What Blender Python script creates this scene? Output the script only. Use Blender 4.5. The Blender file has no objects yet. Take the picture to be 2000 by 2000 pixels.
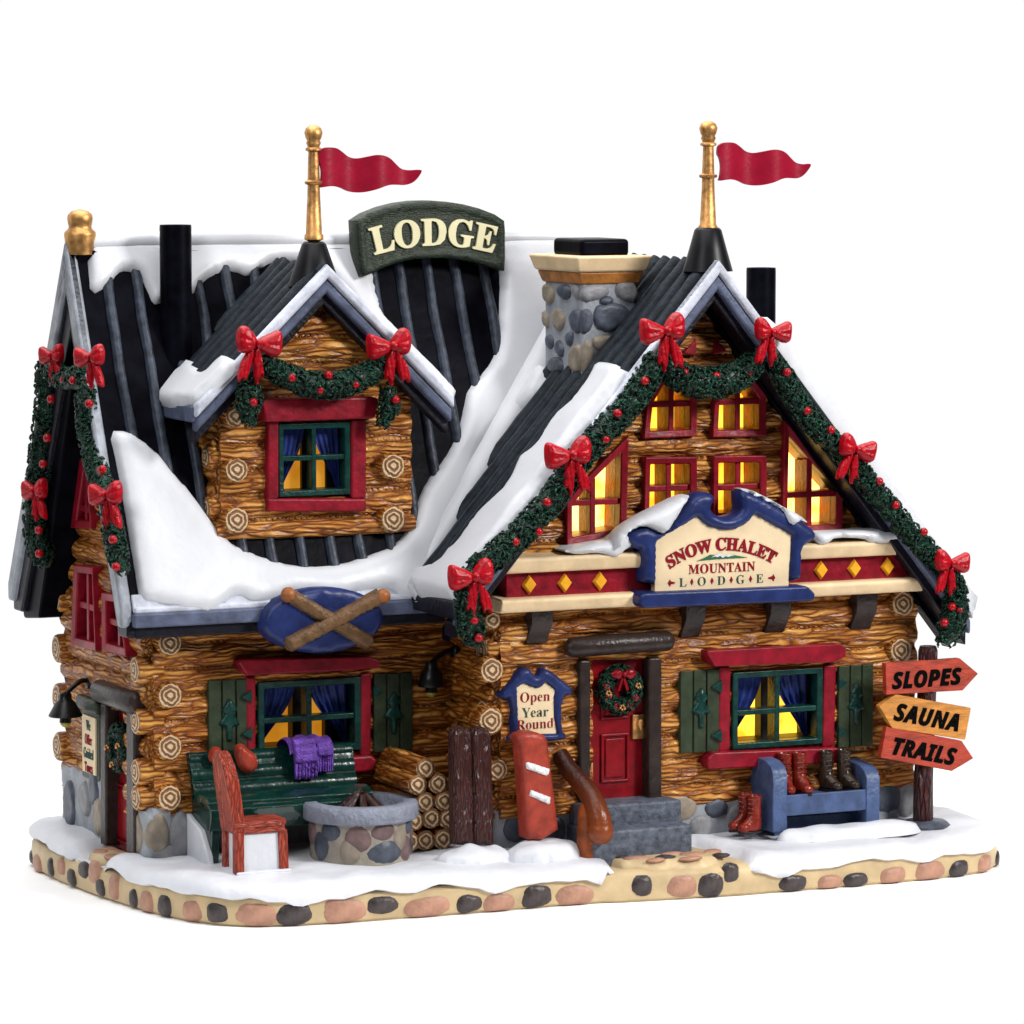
import bpy, bmesh, math, random
import numpy as np
from mathutils import Vector, Matrix, noise as mn
from mathutils.geometry import delaunay_2d_cdt
random.seed(7)
SC = bpy.context.scene
COL = SC.collection
# ------------------------------------------------------------ camera
FPX = 8333.0; PSI = math.radians(25); PIT = math.atan((1000-238)/FPX); DIST = 83.33
TGT = Vector((0, 0, 7.4))
FW = Vector((math.sin(PSI)*math.cos(PIT), math.cos(PSI)*math.cos(PIT), -math.sin(PIT)))
CP = TGT - FW*DIST
RT = Vector((math.cos(PSI), -math.sin(PSI), 0)); UP = RT.cross(FW)
cam = bpy.data.cameras.new('camera'); co = bpy.data.objects.new('camera', cam); COL.objects.link(co)
cam.sensor_width = 36; cam.lens = FPX/2000*36; cam.clip_end = 2000; cam.clip_start = 1
co.location = CP
co.rotation_euler = Matrix((RT, UP, -FW)).transposed().to_euler()
SC.camera = co
SC.render.engine = 'CYCLES'
SC.view_settings.view_transform = 'Standard'; SC.view_settings.look = 'None'
SC.view_settings.exposure = 0; SC.view_settings.gamma = 1
# ------------------------------------------------------------ world: a white studio, bright behind, dimmer towards the camera
W = bpy.data.worlds.new('World'); SC.world = W; W.use_nodes = True
wn = W.node_tree.nodes; wl = W.node_tree.links
bg = wn['Background']
tc = wn.new('ShaderNodeTexCoord'); sp = wn.new('ShaderNodeSeparateXYZ'); rp = wn.new('ShaderNodeValToRGB')
wl.new(tc.outputs['Generated'], sp.inputs[0]); wl.new(sp.outputs['Y'], rp.inputs[0]); wl.new(rp.outputs[0], bg.inputs[0])
rp.color_ramp.elements[0].position = 0.12; rp.color_ramp.elements[0].color = (.06, .065, .07, 1)
rp.color_ramp.elements[1].position = .5; rp.color_ramp.elements[1].color = (1.02, 1.02, 1.02, 1)
bg.inputs[1].default_value = 1.0
def area(name, loc, tgt, size, power, col=(1, 1, 1)):
    l = bpy.data.lights.new(name, 'AREA'); l.shape = 'RECTANGLE'; l.size = size[0]; l.size_y = size[1]
    l.energy = power; l.color = col
    o = bpy.data.objects.new(name, l); COL.objects.link(o); o.location = loc
    o.rotation_euler = (Vector(tgt)-Vector(loc)).to_track_quat('-Z', 'Y').to_euler(); return o
area('key_softbox', (26, -37, 31), (1, 0, 6), (11, 11), 27000, (1, .985, .96))
area('overhead_softbox', (-4, 2, 46), (0, 0, 0), (60, 40), 32000)
area('fill_softbox', (-40, -26, 34), (0, 0, 7), (14, 14), 6500, (.95, .98, 1))
# ------------------------------------------------------------ pixel (of the 2000 px photograph) -> point on a real plane
def ray(p):
    return FW + RT*((p[0]-1000)/FPX) + UP*((1000-p[1])/FPX)
def hit(p, O, N):
    d = ray(p); O = Vector(O); N = Vector(N)
    return CP + d*((O-CP).dot(N)/d.dot(N))
def crop(ox, oy, s): return lambda x, y: (ox+x*s, oy+y*s)
c1 = crop(0, 350, .36232); c2 = crop(0, 1050, .36232); c3 = crop(500, 200, .31056); c4 = crop(500, 1150, .36232)
c5 = crop(850, 700, .31056); c6 = crop(1000, 400, .31056); c7 = crop(1350, 750, .31056); c8 = crop(1250, 1150, .37785)
cf = crop(0, 0, 1.0352)
class Fr:
    """a plane with axes: u, v on it and n out of it"""
    def __init__(s, O, U, V):
        s.O = Vector(O); s.U = Vector(U).normalized(); s.N = s.U.cross(Vector(V)).normalized(); s.V = s.N.cross(s.U)
    def uv(s, p):
        q = hit(p, s.O, s.N)-s.O; return (q.dot(s.U), q.dot(s.V))
    def uvs(s, ps, c=None): return [s.uv(c(*p) if c else p) for p in ps]
    def pt(s, u, v, h=0): return s.O+s.U*u+s.V*v+s.N*h
def front(y): return Fr((0, y, 0), (1, 0, 0), (0, 0, 1))      # u = X, v = Z, n = -Y
def side(x): return Fr((x, 0, 0), (0, -1, 0), (0, 0, 1))      # u = -Y, v = Z, n = -X
def ground(z): return Fr((0, 0, z), (1, 0, 0), (0, 1, 0))
# ------------------------------------------------------------ objects
ORG = {}
def tag(o, label, cat, group=None, kind=None):
    o['label'] = label; o['category'] = cat
    if group: o['group'] = group
    if kind: o['kind'] = kind
    return o
def thing(name, label, cat, loc=(0, 0, 0), group=None):
    o = bpy.data.objects.new(name, None); COL.objects.link(o); o.location = loc; o.empty_display_size = .2
    ORG[o.name] = Vector(loc); return tag(o, label, cat, group)
class MB:
    def __init__(s): s.v = []; s.f = []; s.mi = []; s.m = 0
    def add(s, vs, fs):
        b = len(s.v); s.v += [Vector(x) for x in vs]; s.f += [tuple(b+i for i in f) for f in fs]; s.mi += [s.m]*len(fs)
    def build(s, name, mat, parent=None, org=None, bevel=0, seg=2, smooth=True, sharp=40, sub=0, label=None):
        org = Vector(org) if org is not None else (ORG[parent.name] if parent else Vector((0, 0, 0)))
        me = bpy.data.meshes.new(name)
        me.from_pydata([tuple(v-org) for v in s.v], [], s.f)
        mats = mat if isinstance(mat, (list, tuple)) else [mat]
        for m in mats: me.materials.append(m)
        if len(mats) > 1: me.polygons.foreach_set('material_index', s.mi)
        b = bmesh.new(); b.from_mesh(me); bmesh.ops.remove_doubles(b, verts=b.verts, dist=1e-5)
        bmesh.ops.recalc_face_normals(b, faces=b.faces); b.to_mesh(me); b.free()
        if smooth:
            me.polygons.foreach_set('use_smooth', [True]*len(me.polygons))
            if not bevel: me.set_sharp_from_angle(angle=math.radians(sharp))
        o = bpy.data.objects.new(name, me); COL.objects.link(o)
        if bevel:
            md = o.modifiers.new('bevel', 'BEVEL'); md.width = bevel; md.segments = seg; md.limit_method = 'ANGLE'
            md.angle_limit = math.radians(35); md.harden_normals = True
        if sub:
            md = o.modifiers.new('subd', 'SUBSURF'); md.levels = sub; md.render_levels = sub
        if parent:
            o.parent = parent; o.location = org-ORG[parent.name]
        else: o.location = org
        ORG[o.name] = org
        if label: o['label'] = label
        return o
    # ---- shapes
    def prism(s, fr, poly, h0, h1, top=None):
        n = len(poly); top = top or poly
        s.add([fr.pt(u, v, h0) for u, v in poly]+[fr.pt(u, v, h1) for u, v in top],
              [tuple(range(n))[::-1], tuple(range(n, 2*n))]+[(i, (i+1) % n, n+(i+1) % n, n+i) for i in range(n)])
    def rect(s, fr, u0, v0, u1, v1, h0, h1): s.prism(fr, [(u0, v0), (u1, v0), (u1, v1), (u0, v1)], h0, h1)
    def box(s, a, b):
        s.prism(ground(0), [(a[0], a[1]), (b[0], a[1]), (b[0], b[1]), (a[0], b[1])], a[2], b[2])
    def ring(s, fr, outer, inner, h0, h1, h1i=None):
        n = len(outer); h1i = h1 if h1i is None else h1i
        P = [fr.pt(u, v, h0) for u, v in outer]+[fr.pt(u, v, h0) for u, v in inner]+[fr.pt(u, v, h1) for u, v in outer]+[fr.pt(u, v, h1i) for u, v in inner]
        F = []
        for i in range(n):
            j = (i+1) % n
            F += [(i, j, 2*n+j, 2*n+i), (n+i, 3*n+i, 3*n+j, n+j), (2*n+i, 2*n+j, 3*n+j, 3*n+i), (i, n+i, n+j, j)]
        s.add(P, F)
    def bar(s, fr, a, b, w, h0, h1):
        a = Vector(a); b = Vector(b); d = (b-a).normalized(); n = Vector((-d.y, d.x))*w/2
        s.prism(fr, [tuple(a-n), tuple(b-n), tuple(b+n), tuple(a+n)], h0, h1)
    def tube(s, path, rad, n=12, cap=True, squash=None):
        P = [Vector(p) for p in path]; R = rad if isinstance(rad, (list, tuple)) else [rad]*len(P)
        t0 = (P[1]-P[0]).normalized(); a = t0.orthogonal().normalized()
        if squash: a = Vector(squash[0])
        vs = []
        for i, p in enumerate(P):
            t = (P[min(i+1, len(P)-1)]-P[max(i-1, 0)]).normalized()
            a = (a-t*a.dot(t)).normalized(); b = t.cross(a)
            for k in range(n):
                w = 2*math.pi*k/n
                vs.append(p+a*math.cos(w)*R[i]*(squash[1] if squash else 1)+b*math.sin(w)*R[i])
        fs = [(i*n+k, i*n+(k+1) % n, (i+1)*n+(k+1) % n, (i+1)*n+k) for i in range(len(P)-1) for k in range(n)]
        if cap: fs += [tuple(range(n))[::-1], tuple(range((len(P)-1)*n, len(P)*n))]
        s.add(vs, fs)
    def lathe(s, c, prof, n=24, ax=(0, 0, 1)):
        ax = Vector(ax).normalized(); a = ax.orthogonal().normalized(); b = ax.cross(a); c = Vector(c); vs = []
        for r, z in prof:
            r = max(r, 1e-4)
            for k in range(n):
                w = 2*math.pi*k/n; vs.append(c+ax*z+a*r*math.cos(w)+b*r*math.sin(w))
        m = len(prof)
        fs = [(i*n+k, i*n+(k+1) % n, (i+1)*n+(k+1) % n, (i+1)*n+k) for i in range(m-1) for k in range(n)]
        fs += [tuple(range(n))[::-1], tuple(range((m-1)*n, m*n))]
        s.add(vs, fs)
    def ell(s, c, r, n=14, m=9, rot=None, lump=0):
        c = Vector(c); vs = []; rot = rot or Matrix.Identity(3)
        for i in range(m+1):
            th = math.pi*i/m
            for k in range(n):
                w = 2*math.pi*k/n
                d = Vector((math.sin(th)*math.cos(w), math.sin(th)*math.sin(w), math.cos(th)))
                q = 1+(lump*mn.noise(d*1.7+c*3.1) if lump else 0)
                vs.append(c+rot @ Vector((d.x*r[0]*q, d.y*r[1]*q, d.z*r[2]*q)))
        s.add(vs, [(i*n+k, i*n+(k+1) % n, (i+1)*n+(k+1) % n, (i+1)*n+k) for i in range(m) for k in range(n)])
    def sheet(s, fr, poly, hfun, sp=.1, holes=(), spv=None, skirt=None):
        """a triangulated patch; hfun(u, v, d) -> height (d = distance to its edge)"""
        V, T, D = cdt(poly, sp, holes, spv)
        H = hfun(V[:, 0], V[:, 1], D)
        b = len(s.v)
        s.v += [fr.pt(u, v, h) for (u, v), h in zip(V.tolist(), H.tolist())]
        s.f += [tuple(b+i for i in t) for t in T]; s.mi += [s.m]*len(T)
        if skirt is not None:
            cnt = {}
            for t in T:
                for k in range(3):
                    e = (t[k], t[(k+1) % 3]); r = (e[1], e[0])
                    if r in cnt: cnt[r] = 0
                    else: cnt[e] = 1
            E = [e for e, c in cnt.items() if c]
            idx = {}
            for e in E:
                for i in e:
                    if i not in idx:
                        idx[i] = len(s.v); s.v.append(fr.pt(V[i, 0], V[i, 1], skirt))
            for i, j in E:
                s.f.append((b+i, idx[i], idx[j], b+j)); s.mi.append(s.m)
def pip(P, poly):
    A = np.array(poly); B = np.roll(A, -1, 0); x = P[:, 0:1]; y = P[:, 1:2]
    c = ((A[:, 1] > y) != (B[:, 1] > y)) & (x < (B[:, 0]-A[:, 0])*(y-A[:, 1])/(B[:, 1]-A[:, 1]+1e-12)+A[:, 0])
    return c.sum(1) % 2 == 1
def dist(P, polys):
    out = np.full(len(P), 1e9)
    for poly in polys:
        A = np.array(poly, float); B = np.roll(A, -1, 0); d = B-A; L = (d*d).sum(1)+1e-12
        for i in range(len(A)):
            t = np.clip(((P-A[i])@d[i])/L[i], 0, 1)
            out = np.minimum(out, np.hypot(*(P-(A[i]+t[:, None]*d[i])).T))
    return out
def resample(poly, sp):
    out = []
    for i in range(len(poly)):
        a = np.array(poly[i]); b = np.array(poly[(i+1) % len(poly)]); n = max(1, int(np.hypot(*(b-a))/sp))
        out += [tuple(a+(b-a)*k/n) for k in range(n)]
    return out
def cdt(poly, sp, holes=(), spv=None):
    spv = spv or sp
    loops = [resample(poly, sp)]+[resample(h, sp) for h in holes]
    A = np.array(poly); x0, y0 = A.min(0); x1, y1 = A.max(0)
    gx, gy = np.meshgrid(np.arange(x0+sp/2, x1, sp), np.arange(y0+spv/2, y1, spv))
    gx = gx+(np.arange(gx.shape[0]) % 2)[:, None]*sp/2
    G = np.stack([gx.ravel(), gy.ravel()], 1)
    m = pip(G, poly)
    for h in holes: m &= ~pip(G, h)
    G = G[m]
    if len(G): G = G[dist(G, [poly]+list(holes)) > min(sp, spv)*.35]
    vs = []; es = []
    for l in loops:
        b = len(vs); vs += [Vector(p) for p in l]; es += [(b+i, b+(i+1) % len(l)) for i in range(len(l))]
    vs += [Vector(p) for p in G.tolist()]
    ov, oe, of, *_ = delaunay_2d_cdt(vs, es, [], 0, 1e-6)
    V = np.array([tuple(v) for v in ov]); T = np.array([t for t in of if len(t) == 3])
    C = V[T].mean(1); k = pip(C, poly)
    for h in holes: k &= ~pip(C, h)
    T = T[k]
    return V, [tuple(t) for t in T.tolist()], dist(V, [poly]+list(holes))
def nz(u, v, s, seed=0.0):
    return np.array([mn.noise(Vector((a*s, b*s, seed))) for a, b in zip(u, v)])
def puff(t, w, lump=0.0, ls=1.5, base=-.03, seed=0.0):
    def f(u, v, d):
        q = np.clip(d/w, 0, 1); h = base+(t-base)*np.sqrt(1-(1-q)**2)
        if lump: h = h+lump*nz(u, v, ls, seed)*q
        return h
    return f
def smoothpoly(p, it=1):
    for _ in range(it):
        q = []
        for i in range(len(p)):
            a = p[i]; b = p[(i+1) % len(p)]
            q += [(a[0]*.75+b[0]*.25, a[1]*.75+b[1]*.25), (a[0]*.25+b[0]*.75, a[1]*.25+b[1]*.75)]
        p = q
    return p
def inset(poly, d):
    """inset a convex-ish polygon by moving its edges"""
    n = len(poly); A = [Vector(p) for p in poly]
    ar = sum(A[i].x*A[(i+1) % n].y-A[(i+1) % n].x*A[i].y for i in range(n))
    sg = 1 if ar > 0 else -1; out = []
    for i in range(n):
        a, b, c = A[i-1], A[i], A[(i+1) % n]
        e1 = (b-a).normalized(); e2 = (c-b).normalized()
        n1 = Vector((-e1.y, e1.x))*sg; n2 = Vector((-e2.y, e2.x))*sg
        k = n1+n2; k = k/max(.25, k.length_squared)*2
        out.append(tuple(b+k*d))
    return out
def clipline(poly, a, dirv):
    """clip an infinite line to a polygon -> two points"""
    a = Vector(a); d = Vector(dirv); ts = []
    for i in range(len(poly)):
        p = Vector(poly[i]); q = Vector(poly[(i+1) % len(poly)]); e = q-p
        den = d.x*e.y-d.y*e.x
        if abs(den) < 1e-9: continue
        w = p-a; t = (w.x*e.y-w.y*e.x)/den; s = (w.x*d.y-w.y*d.x)/den
        if -1e-6 <= s <= 1+1e-6: ts.append(t)
    return a+d*min(ts), a+d*max(ts)
def dup(root, loc, label=None, rot=None, scale=None):
    r = root.copy(); COL.objects.link(r); r.location = loc; ORG[r.name] = Vector(loc)
    if rot is not None: r.rotation_euler = rot
    if scale: r.scale = (scale,)*3
    if label: r['label'] = label
    for ch in list(root.children):
        c = ch.copy(); COL.objects.link(c); c.parent = r
        for g in ch.children:
            d = g.copy(); COL.objects.link(d); d.parent = c
    return r
def text(body, fr, cu, cv, size, h, depth, mat, name='lettering', parent=None, bend=0, sx=1, rot=0, slant=0, off=0, space=1, org=None):
    """lettering standing on a plane, centred on (cu, cv); bend = arch height over half the width squared"""
    cd = bpy.data.curves.new('t', 'FONT'); cd.body = body; cd.size = size; cd.align_x = 'CENTER'; cd.align_y = 'CENTER'
    cd.extrude = depth/2; cd.offset = off; cd.space_character = space; cd.resolution_u = 3
    cd.shear = slant
    to = bpy.data.objects.new('t', cd); COL.objects.link(to)
    dg = bpy.context.evaluated_depsgraph_get(); me = bpy.data.meshes.new_from_object(to.evaluated_get(dg))
    bpy.data.objects.remove(to)
    xs = [v.co.x for v in me.vertices]; ys = [v.co.y for v in me.vertices]
    ox = (min(xs)+max(xs))/2; oy = (min(ys)+max(ys))/2; cr, sr = math.cos(rot), math.sin(rot)
    org = Vector(org) if org is not None else (ORG[parent.name] if parent else Vector((0, 0, 0)))
    for v in me.vertices:
        x = (v.co.x-ox)*sx; y = v.co.y-oy
        if bend:
            R = 1/(2*bend); a = x/R; r = R+y
            x, y = r*math.sin(a), r*math.cos(a)-R
        x, y = x*cr-y*sr, x*sr+y*cr
        v.co = fr.pt(cu+x, cv+y, h+v.co.z+depth/2)-org
    me.name = name; me.materials.clear(); me.materials.append(mat)
    o = bpy.data.objects.new(name, me); COL.objects.link(o)
    if parent: o.parent = parent; o.location = org-ORG[parent.name]
    ORG[o.name] = org
    return o
def serif(s):
    """bold serif letters from the mathematical alphabet of the built-in font"""
    r = ''
    for ch in s:
        if 'A' <= ch <= 'Z': r += chr(0x1D400+ord(ch)-65)
        elif 'a' <= ch <= 'z': r += chr(0x1D41A+ord(ch)-97)
        else: r += ch
    return r
# ------------------------------------------------------------ materials
def mat(name, col, rough=.45, metal=0, var=.2, vs=3.0, bump=.15, bs=12.0, spec=.28, col2=None, stretch=None, coat=0):
    m = bpy.data.materials.new(name); m.use_nodes = True; N = m.node_tree.nodes; L = m.node_tree.links
    p = N['Principled BSDF']; p.inputs['Roughness'].default_value = rough; p.inputs['Metallic'].default_value = metal
    p.inputs['Specular IOR Level'].default_value = spec; p.inputs['Coat Weight'].default_value = coat; p.inputs['Coat Roughness'].default_value = .2
    t = N.new('ShaderNodeTexCoord'); mp = N.new('ShaderNodeMapping'); L.new(t.outputs['Object'], mp.inputs[0])
    if stretch: mp.inputs['Scale'].default_value = stretch
    n = N.new('ShaderNodeTexNoise'); n.inputs['Scale'].default_value = vs; n.inputs['Detail'].default_value = 4; L.new(mp.outputs[0], n.inputs['Vector'])
    r = N.new('ShaderNodeValToRGB'); L.new(n.outputs['Fac'], r.inputs[0])
    c2 = col2 or tuple(min(1, c*(1+var)) for c in col); c1_ = tuple(c*(1-var) for c in col)
    r.color_ramp.elements[0].position = .32; r.color_ramp.elements[0].color = (*c1_, 1)
    r.color_ramp.elements[1].position = .68; r.color_ramp.elements[1].color = (*c2, 1)
    L.new(r.outputs[0], p.inputs['Base Color'])
    if bump:
        n2 = N.new('ShaderNodeTexNoise'); n2.inputs['Scale'].default_value = bs; n2.inputs['Detail'].default_value = 3; L.new(mp.outputs[0], n2.inputs['Vector'])
        b = N.new('ShaderNodeBump'); b.inputs['Strength'].default_value = bump; b.inputs['Distance'].default_value = .05
        L.new(n2.outputs['Fac'], b.inputs['Height']); L.new(b.outputs[0], p.inputs['Normal'])
    return m
def woodmat(name, axis, dark=(.11, .028, .005), mid=(.4, .138, .02), light=(.69, .34, .085), scale=1.0, bump=.85, across=9.0):
    """carved wood: long lens-shaped strokes with stained grooves between them, running along one axis"""
    m = bpy.data.materials.new(name); m.use_nodes = True; N = m.node_tree.nodes; L = m.node_tree.links
    p = N['Principled BSDF']; p.inputs['Roughness'].default_value = .36; p.inputs['Specular IOR Level'].default_value = .35
    t = N.new('ShaderNodeTexCoord')
    nd = N.new('ShaderNodeTexNoise'); nd.inputs['Scale'].default_value = 1.7; nd.inputs['Detail'].default_value = 2; L.new(t.outputs['Object'], nd.inputs['Vector'])
    ds = N.new('ShaderNodeVectorMath'); ds.operation = 'MULTIPLY_ADD'; ds.inputs[1].default_value = (.16,)*3; L.new(nd.outputs['Color'], ds.inputs[0]); L.new(t.outputs['Object'], ds.inputs[2])
    mp = N.new('ShaderNodeMapping'); L.new(ds.outputs[0], mp.inputs[0]); s = [across*scale]*3; s[axis] = across*.13*scale; mp.inputs['Scale'].default_value = s
    v = N.new('ShaderNodeTexVoronoi'); v.feature = 'DISTANCE_TO_EDGE'; v.inputs['Scale'].default_value = 1; L.new(mp.outputs[0], v.inputs['Vector'])
    vc = N.new('ShaderNodeTexVoronoi'); vc.inputs['Scale'].default_value = 1; L.new(mp.outputs[0], vc.inputs['Vector'])
    g = N.new('ShaderNodeMapRange'); g.inputs[1].default_value = .015; g.inputs[2].default_value = .34; L.new(v.outputs['Distance'], g.inputs[0])
    # some strokes stand proud and pale, others lie low in the stain
    sx = N.new('ShaderNodeSeparateXYZ'); L.new(vc.outputs['Color'], sx.inputs[0])
    hh = N.new('ShaderNodeMapRange'); hh.inputs[3].default_value = .5; hh.inputs[4].default_value = 1.1; L.new(sx.outputs[0], hh.inputs[0])
    mu = N.new('ShaderNodeMath'); mu.operation = 'MULTIPLY'; L.new(g.outputs[0], mu.inputs[0]); L.new(hh.outputs[0], mu.inputs[1])
    fn = N.new('ShaderNodeTexNoise'); fn.inputs['Scale'].default_value = 2.2; fn.inputs['Detail'].default_value = 3; L.new(mp.outputs[0], fn.inputs['Vector'])
    ad = N.new('ShaderNodeMath'); ad.operation = 'MULTIPLY_ADD'; ad.inputs[1].default_value = .28; L.new(fn.outputs['Fac'], ad.inputs[0]); L.new(mu.outputs[0], ad.inputs[2])
    r = N.new('ShaderNodeValToRGB'); L.new(ad.outputs[0], r.inputs[0]); e = r.color_ramp.elements
    e[0].position = .1; e[0].color = (*dark, 1); e[1].position = .8; e[1].color = (*light, 1)
    q = e.new(.33); q.color = (*mid, 1)
    n3 = N.new('ShaderNodeTexNoise'); n3.inputs['Scale'].default_value = 1.1; n3.inputs['Detail'].default_value = 3; L.new(t.outputs['Object'], n3.inputs['Vector'])
    mx = N.new('ShaderNodeMix'); mx.data_type = 'RGBA'; mx.blend_type = 'MULTIPLY'; mx.inputs[0].default_value = 1
    r3 = N.new('ShaderNodeValToRGB'); L.new(n3.outputs['Fac'], r3.inputs[0])
    r3.color_ramp.elements[0].position = .32; r3.color_ramp.elements[0].color = (.72, .55, .4, 1)
    r3.color_ramp.elements[1].position = .62; r3.color_ramp.elements[1].color = (1, 1, 1, 1)
    L.new(r.outputs[0], mx.inputs[6]); L.new(r3.outputs[0], mx.inputs[7]); L.new(mx.outputs[2], p.inputs['Base Color'])
    bm = N.new('ShaderNodeBump'); bm.inputs['Strength'].default_value = bump; bm.inputs['Distance'].default_value = .09
    L.new(ad.outputs[0], bm.inputs['Height']); L.new(bm.outputs[0], p.inputs['Normal'])
    return m
def ringmat(name):
    """cut end of a log: cream with brown growth rings round the object's origin, axis = local Y or X by the mesh"""
    m = bpy.data.materials.new(name); m.use_nodes = True; N = m.node_tree.nodes; L = m.node_tree.links
    p = N['Principled BSDF']; p.inputs['Roughness'].default_value = .55
    t = N.new('ShaderNodeTexCoord')
    n = N.new('ShaderNodeTexNoise'); n.inputs['Scale'].default_value = 6; L.new(t.outputs['Object'], n.inputs['Vector'])
    ln = N.new('ShaderNodeVectorMath'); ln.operation = 'LENGTH'; L.new(t.outputs['Object'], ln.inputs[0])
    m1 = N.new('ShaderNodeMath'); m1.operation = 'MULTIPLY_ADD'; m1.inputs[1].default_value = .13; L.new(n.outputs['Fac'], m1.inputs[0]); L.new(ln.outputs['Value'], m1.inputs[2])
    m2 = N.new('ShaderNodeMath'); m2.operation = 'MULTIPLY'; m2.inputs[1].default_value = 72; L.new(m1.outputs[0], m2.inputs[0])
    m3 = N.new('ShaderNodeMath'); m3.operation = 'SINE'; L.new(m2.outputs[0], m3.inputs[0])
    r = N.new('ShaderNodeValToRGB'); L.new(m3.outputs[0], r.inputs[0]); e = r.color_ramp.elements
    e[0].position = 0; e[0].color = (.2, .08, .025, 1); e[1].position = .3; e[1].color = (.6, .44, .26, 1)
    q = e.new(.12); q.color = (.36, .16, .05, 1)
    L.new(r.outputs[0], p.inputs['Base Color'])
    bm = N.new('ShaderNodeBump'); bm.inputs['Strength'].default_value = .6; bm.inputs['Distance'].default_value = .04
    L.new(m3.outputs[0], bm.inputs['Height']); L.new(bm.outputs[0], p.inputs['Normal'])
    return m
def leafmat(name):
    m = bpy.data.materials.new(name); m.use_nodes = True; N = m.node_tree.nodes; L = m.node_tree.links
    p = N['Principled BSDF']; p.inputs['Roughness'].default_value = .4; p.inputs['Specular IOR Level'].default_value = .3
    t = N.new('ShaderNodeTexCoord')
    n = N.new('ShaderNodeTexNoise'); n.inputs['Scale'].default_value = 9; n.inputs['Detail'].default_value = 2; L.new(t.outputs['Object'], n.inputs['Vector'])
    mv = N.new('ShaderNodeMix'); mv.data_type = 'RGBA'; mv.inputs[0].default_value = .12; L.new(t.outputs['Object'], mv.inputs[6]); L.new(n.outputs['Color'], mv.inputs[7])
    v = N.new('ShaderNodeTexVoronoi'); v.feature = 'DISTANCE_TO_EDGE'; v.inputs['Scale'].default_value = 8.5; L.new(mv.outputs[2], v.inputs['Vector'])
    g = N.new('ShaderNodeMapRange'); g.inputs[1].default_value = 0.0; g.inputs[2].default_value = .12; g.inputs[3].default_value = 1; g.inputs[4].default_value = 0
    L.new(v.outputs['Distance'], g.inputs[0])
    r = N.new('ShaderNodeValToRGB'); L.new(g.outputs[0], r.inputs[0]); e = r.color_ramp.elements
    e[0].position = .2; e[0].color = (.0015, .012, .007, 1); e[1].position = 1; e[1].color = (.05, .22, .12, 1)
    q = e.new(.72); q.color = (.007, .072, .04, 1)
    L.new(r.outputs[0], p.inputs['Base Color'])
    bm = N.new('ShaderNodeBump'); bm.inputs['Strength'].default_value = 1; bm.inputs['Distance'].default_value = .05
    L.new(g.outputs[0], bm.inputs['Height']); L.new(bm.outputs[0], p.inputs['Normal'])
    return m
def glow(name, col, s, col2=None, sc=1.5):
    m = bpy.data.materials.new(name); m.use_nodes = True; N = m.node_tree.nodes; L = m.node_tree.links
    p = N['Principled BSDF']; p.inputs['Base Color'].default_value = (.3, .15, .03, 1); p.inputs['Roughness'].default_value = .25
    t = N.new('ShaderNodeTexCoord'); n = N.new('ShaderNodeTexNoise'); n.inputs['Scale'].default_value = sc; L.new(t.outputs['Object'], n.inputs['Vector'])
    r = N.new('ShaderNodeValToRGB'); L.new(n.outputs['Fac'], r.inputs[0])
    r.color_ramp.elements[0].position = .4; r.color_ramp.elements[0].color = (*col, 1)
    r.color_ramp.elements[1].position = .62; r.color_ramp.elements[1].color = (*(col2 or col), 1)
    L.new(r.outputs[0], p.inputs['Emission Color']); p.inputs['Emission Strength'].default_value = s
    return m
WX = woodmat('carved_wood_along_x', 0); WY = woodmat('carved_wood_along_y', 1)
RING = ringmat('log_end_rings')
BLACK = mat('black_roof_paint', (.0025, .0025, .005), .35, var=.5, bump=.2, bs=3, spec=.035)
SEAM = mat('slate_seam_paint', (.032, .04, .058), .4, var=.5, vs=5, bump=.4, bs=8)
RIDGED = mat('charcoal_ridge_paint', (.014, .019, .026), .42, var=.4, vs=4, bump=.3, spec=.1)
TRIML = mat('pale_grey_trim', (.5, .52, .6), .45, var=.25, vs=2.5, bump=.3)
TRIMM = mat('blue_grey_trim', (.085, .1, .16), .42, var=.35, vs=2.5, bump=.3)
TRIMD = mat('dark_slate_trim', (.006, .005, .011), .4, var=.4, bump=.3)
SNOW = mat('white_snow_paint', (.6, .61, .645), .36, var=.03, vs=1.2, bump=.35, bs=2.0, spec=.4)
SNOWG = mat('white_ground_snow', (.62, .63, .675), .4, var=.04, vs=1.5, bump=.8, bs=2.4, spec=.4)
RED = mat('crimson_trim_paint', (.21, .004, .014), .38, var=.3, vs=4, bump=.25, bs=8)
DRED = mat('deep_red_door_paint', (.19, .0015, .006), .32, var=.25, vs=4, bump=.15)
BOW = mat('scarlet_bow_paint', (.36, .001, .008), .34, var=.3, vs=5, bump=.4, bs=9)
BERRY = mat('red_berry_paint', (.3, .003, .008), .25, var=.3, bump=.1)
GREEN = leafmat('evergreen_garland')
DGREEN = mat('dark_green_frame_paint', (.003, .032, .026), .3, var=.4, vs=5, bump=.3)
BENCHG = mat('glossy_dark_green_paint', (.002, .024, .018), .16, var=.3, bump=.2, bs=4, spec=.6)
SHUT = mat('olive_shutter_paint', (.024, .036, .017), .45, var=.3, vs=4, bump=.3)
SIGNG = mat('olive_sign_paint', (.018, .027, .016), .35, var=.3, vs=6, bump=.5, bs=14, stretch=(1, 1, 3))
NAVY = mat('navy_paint', (.012, .022, .1), .38, var=.3, vs=3, bump=.25, bs=7)
CURT = mat('blue_curtain_paint', (.022, .04, .2), .35, var=.4, vs=3, bump=.3)
CREAM = mat('cream_trim_paint', (.7, .52, .31), .45, var=.12, vs=2.5, bump=.3, bs=5)
PANEL = mat('cream_sign_panel', (.74, .58, .37), .5, var=.05, bump=.08)
LETC = mat('cream_lettering', (.72, .67, .42), .5, var=.05, bump=0)
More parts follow.
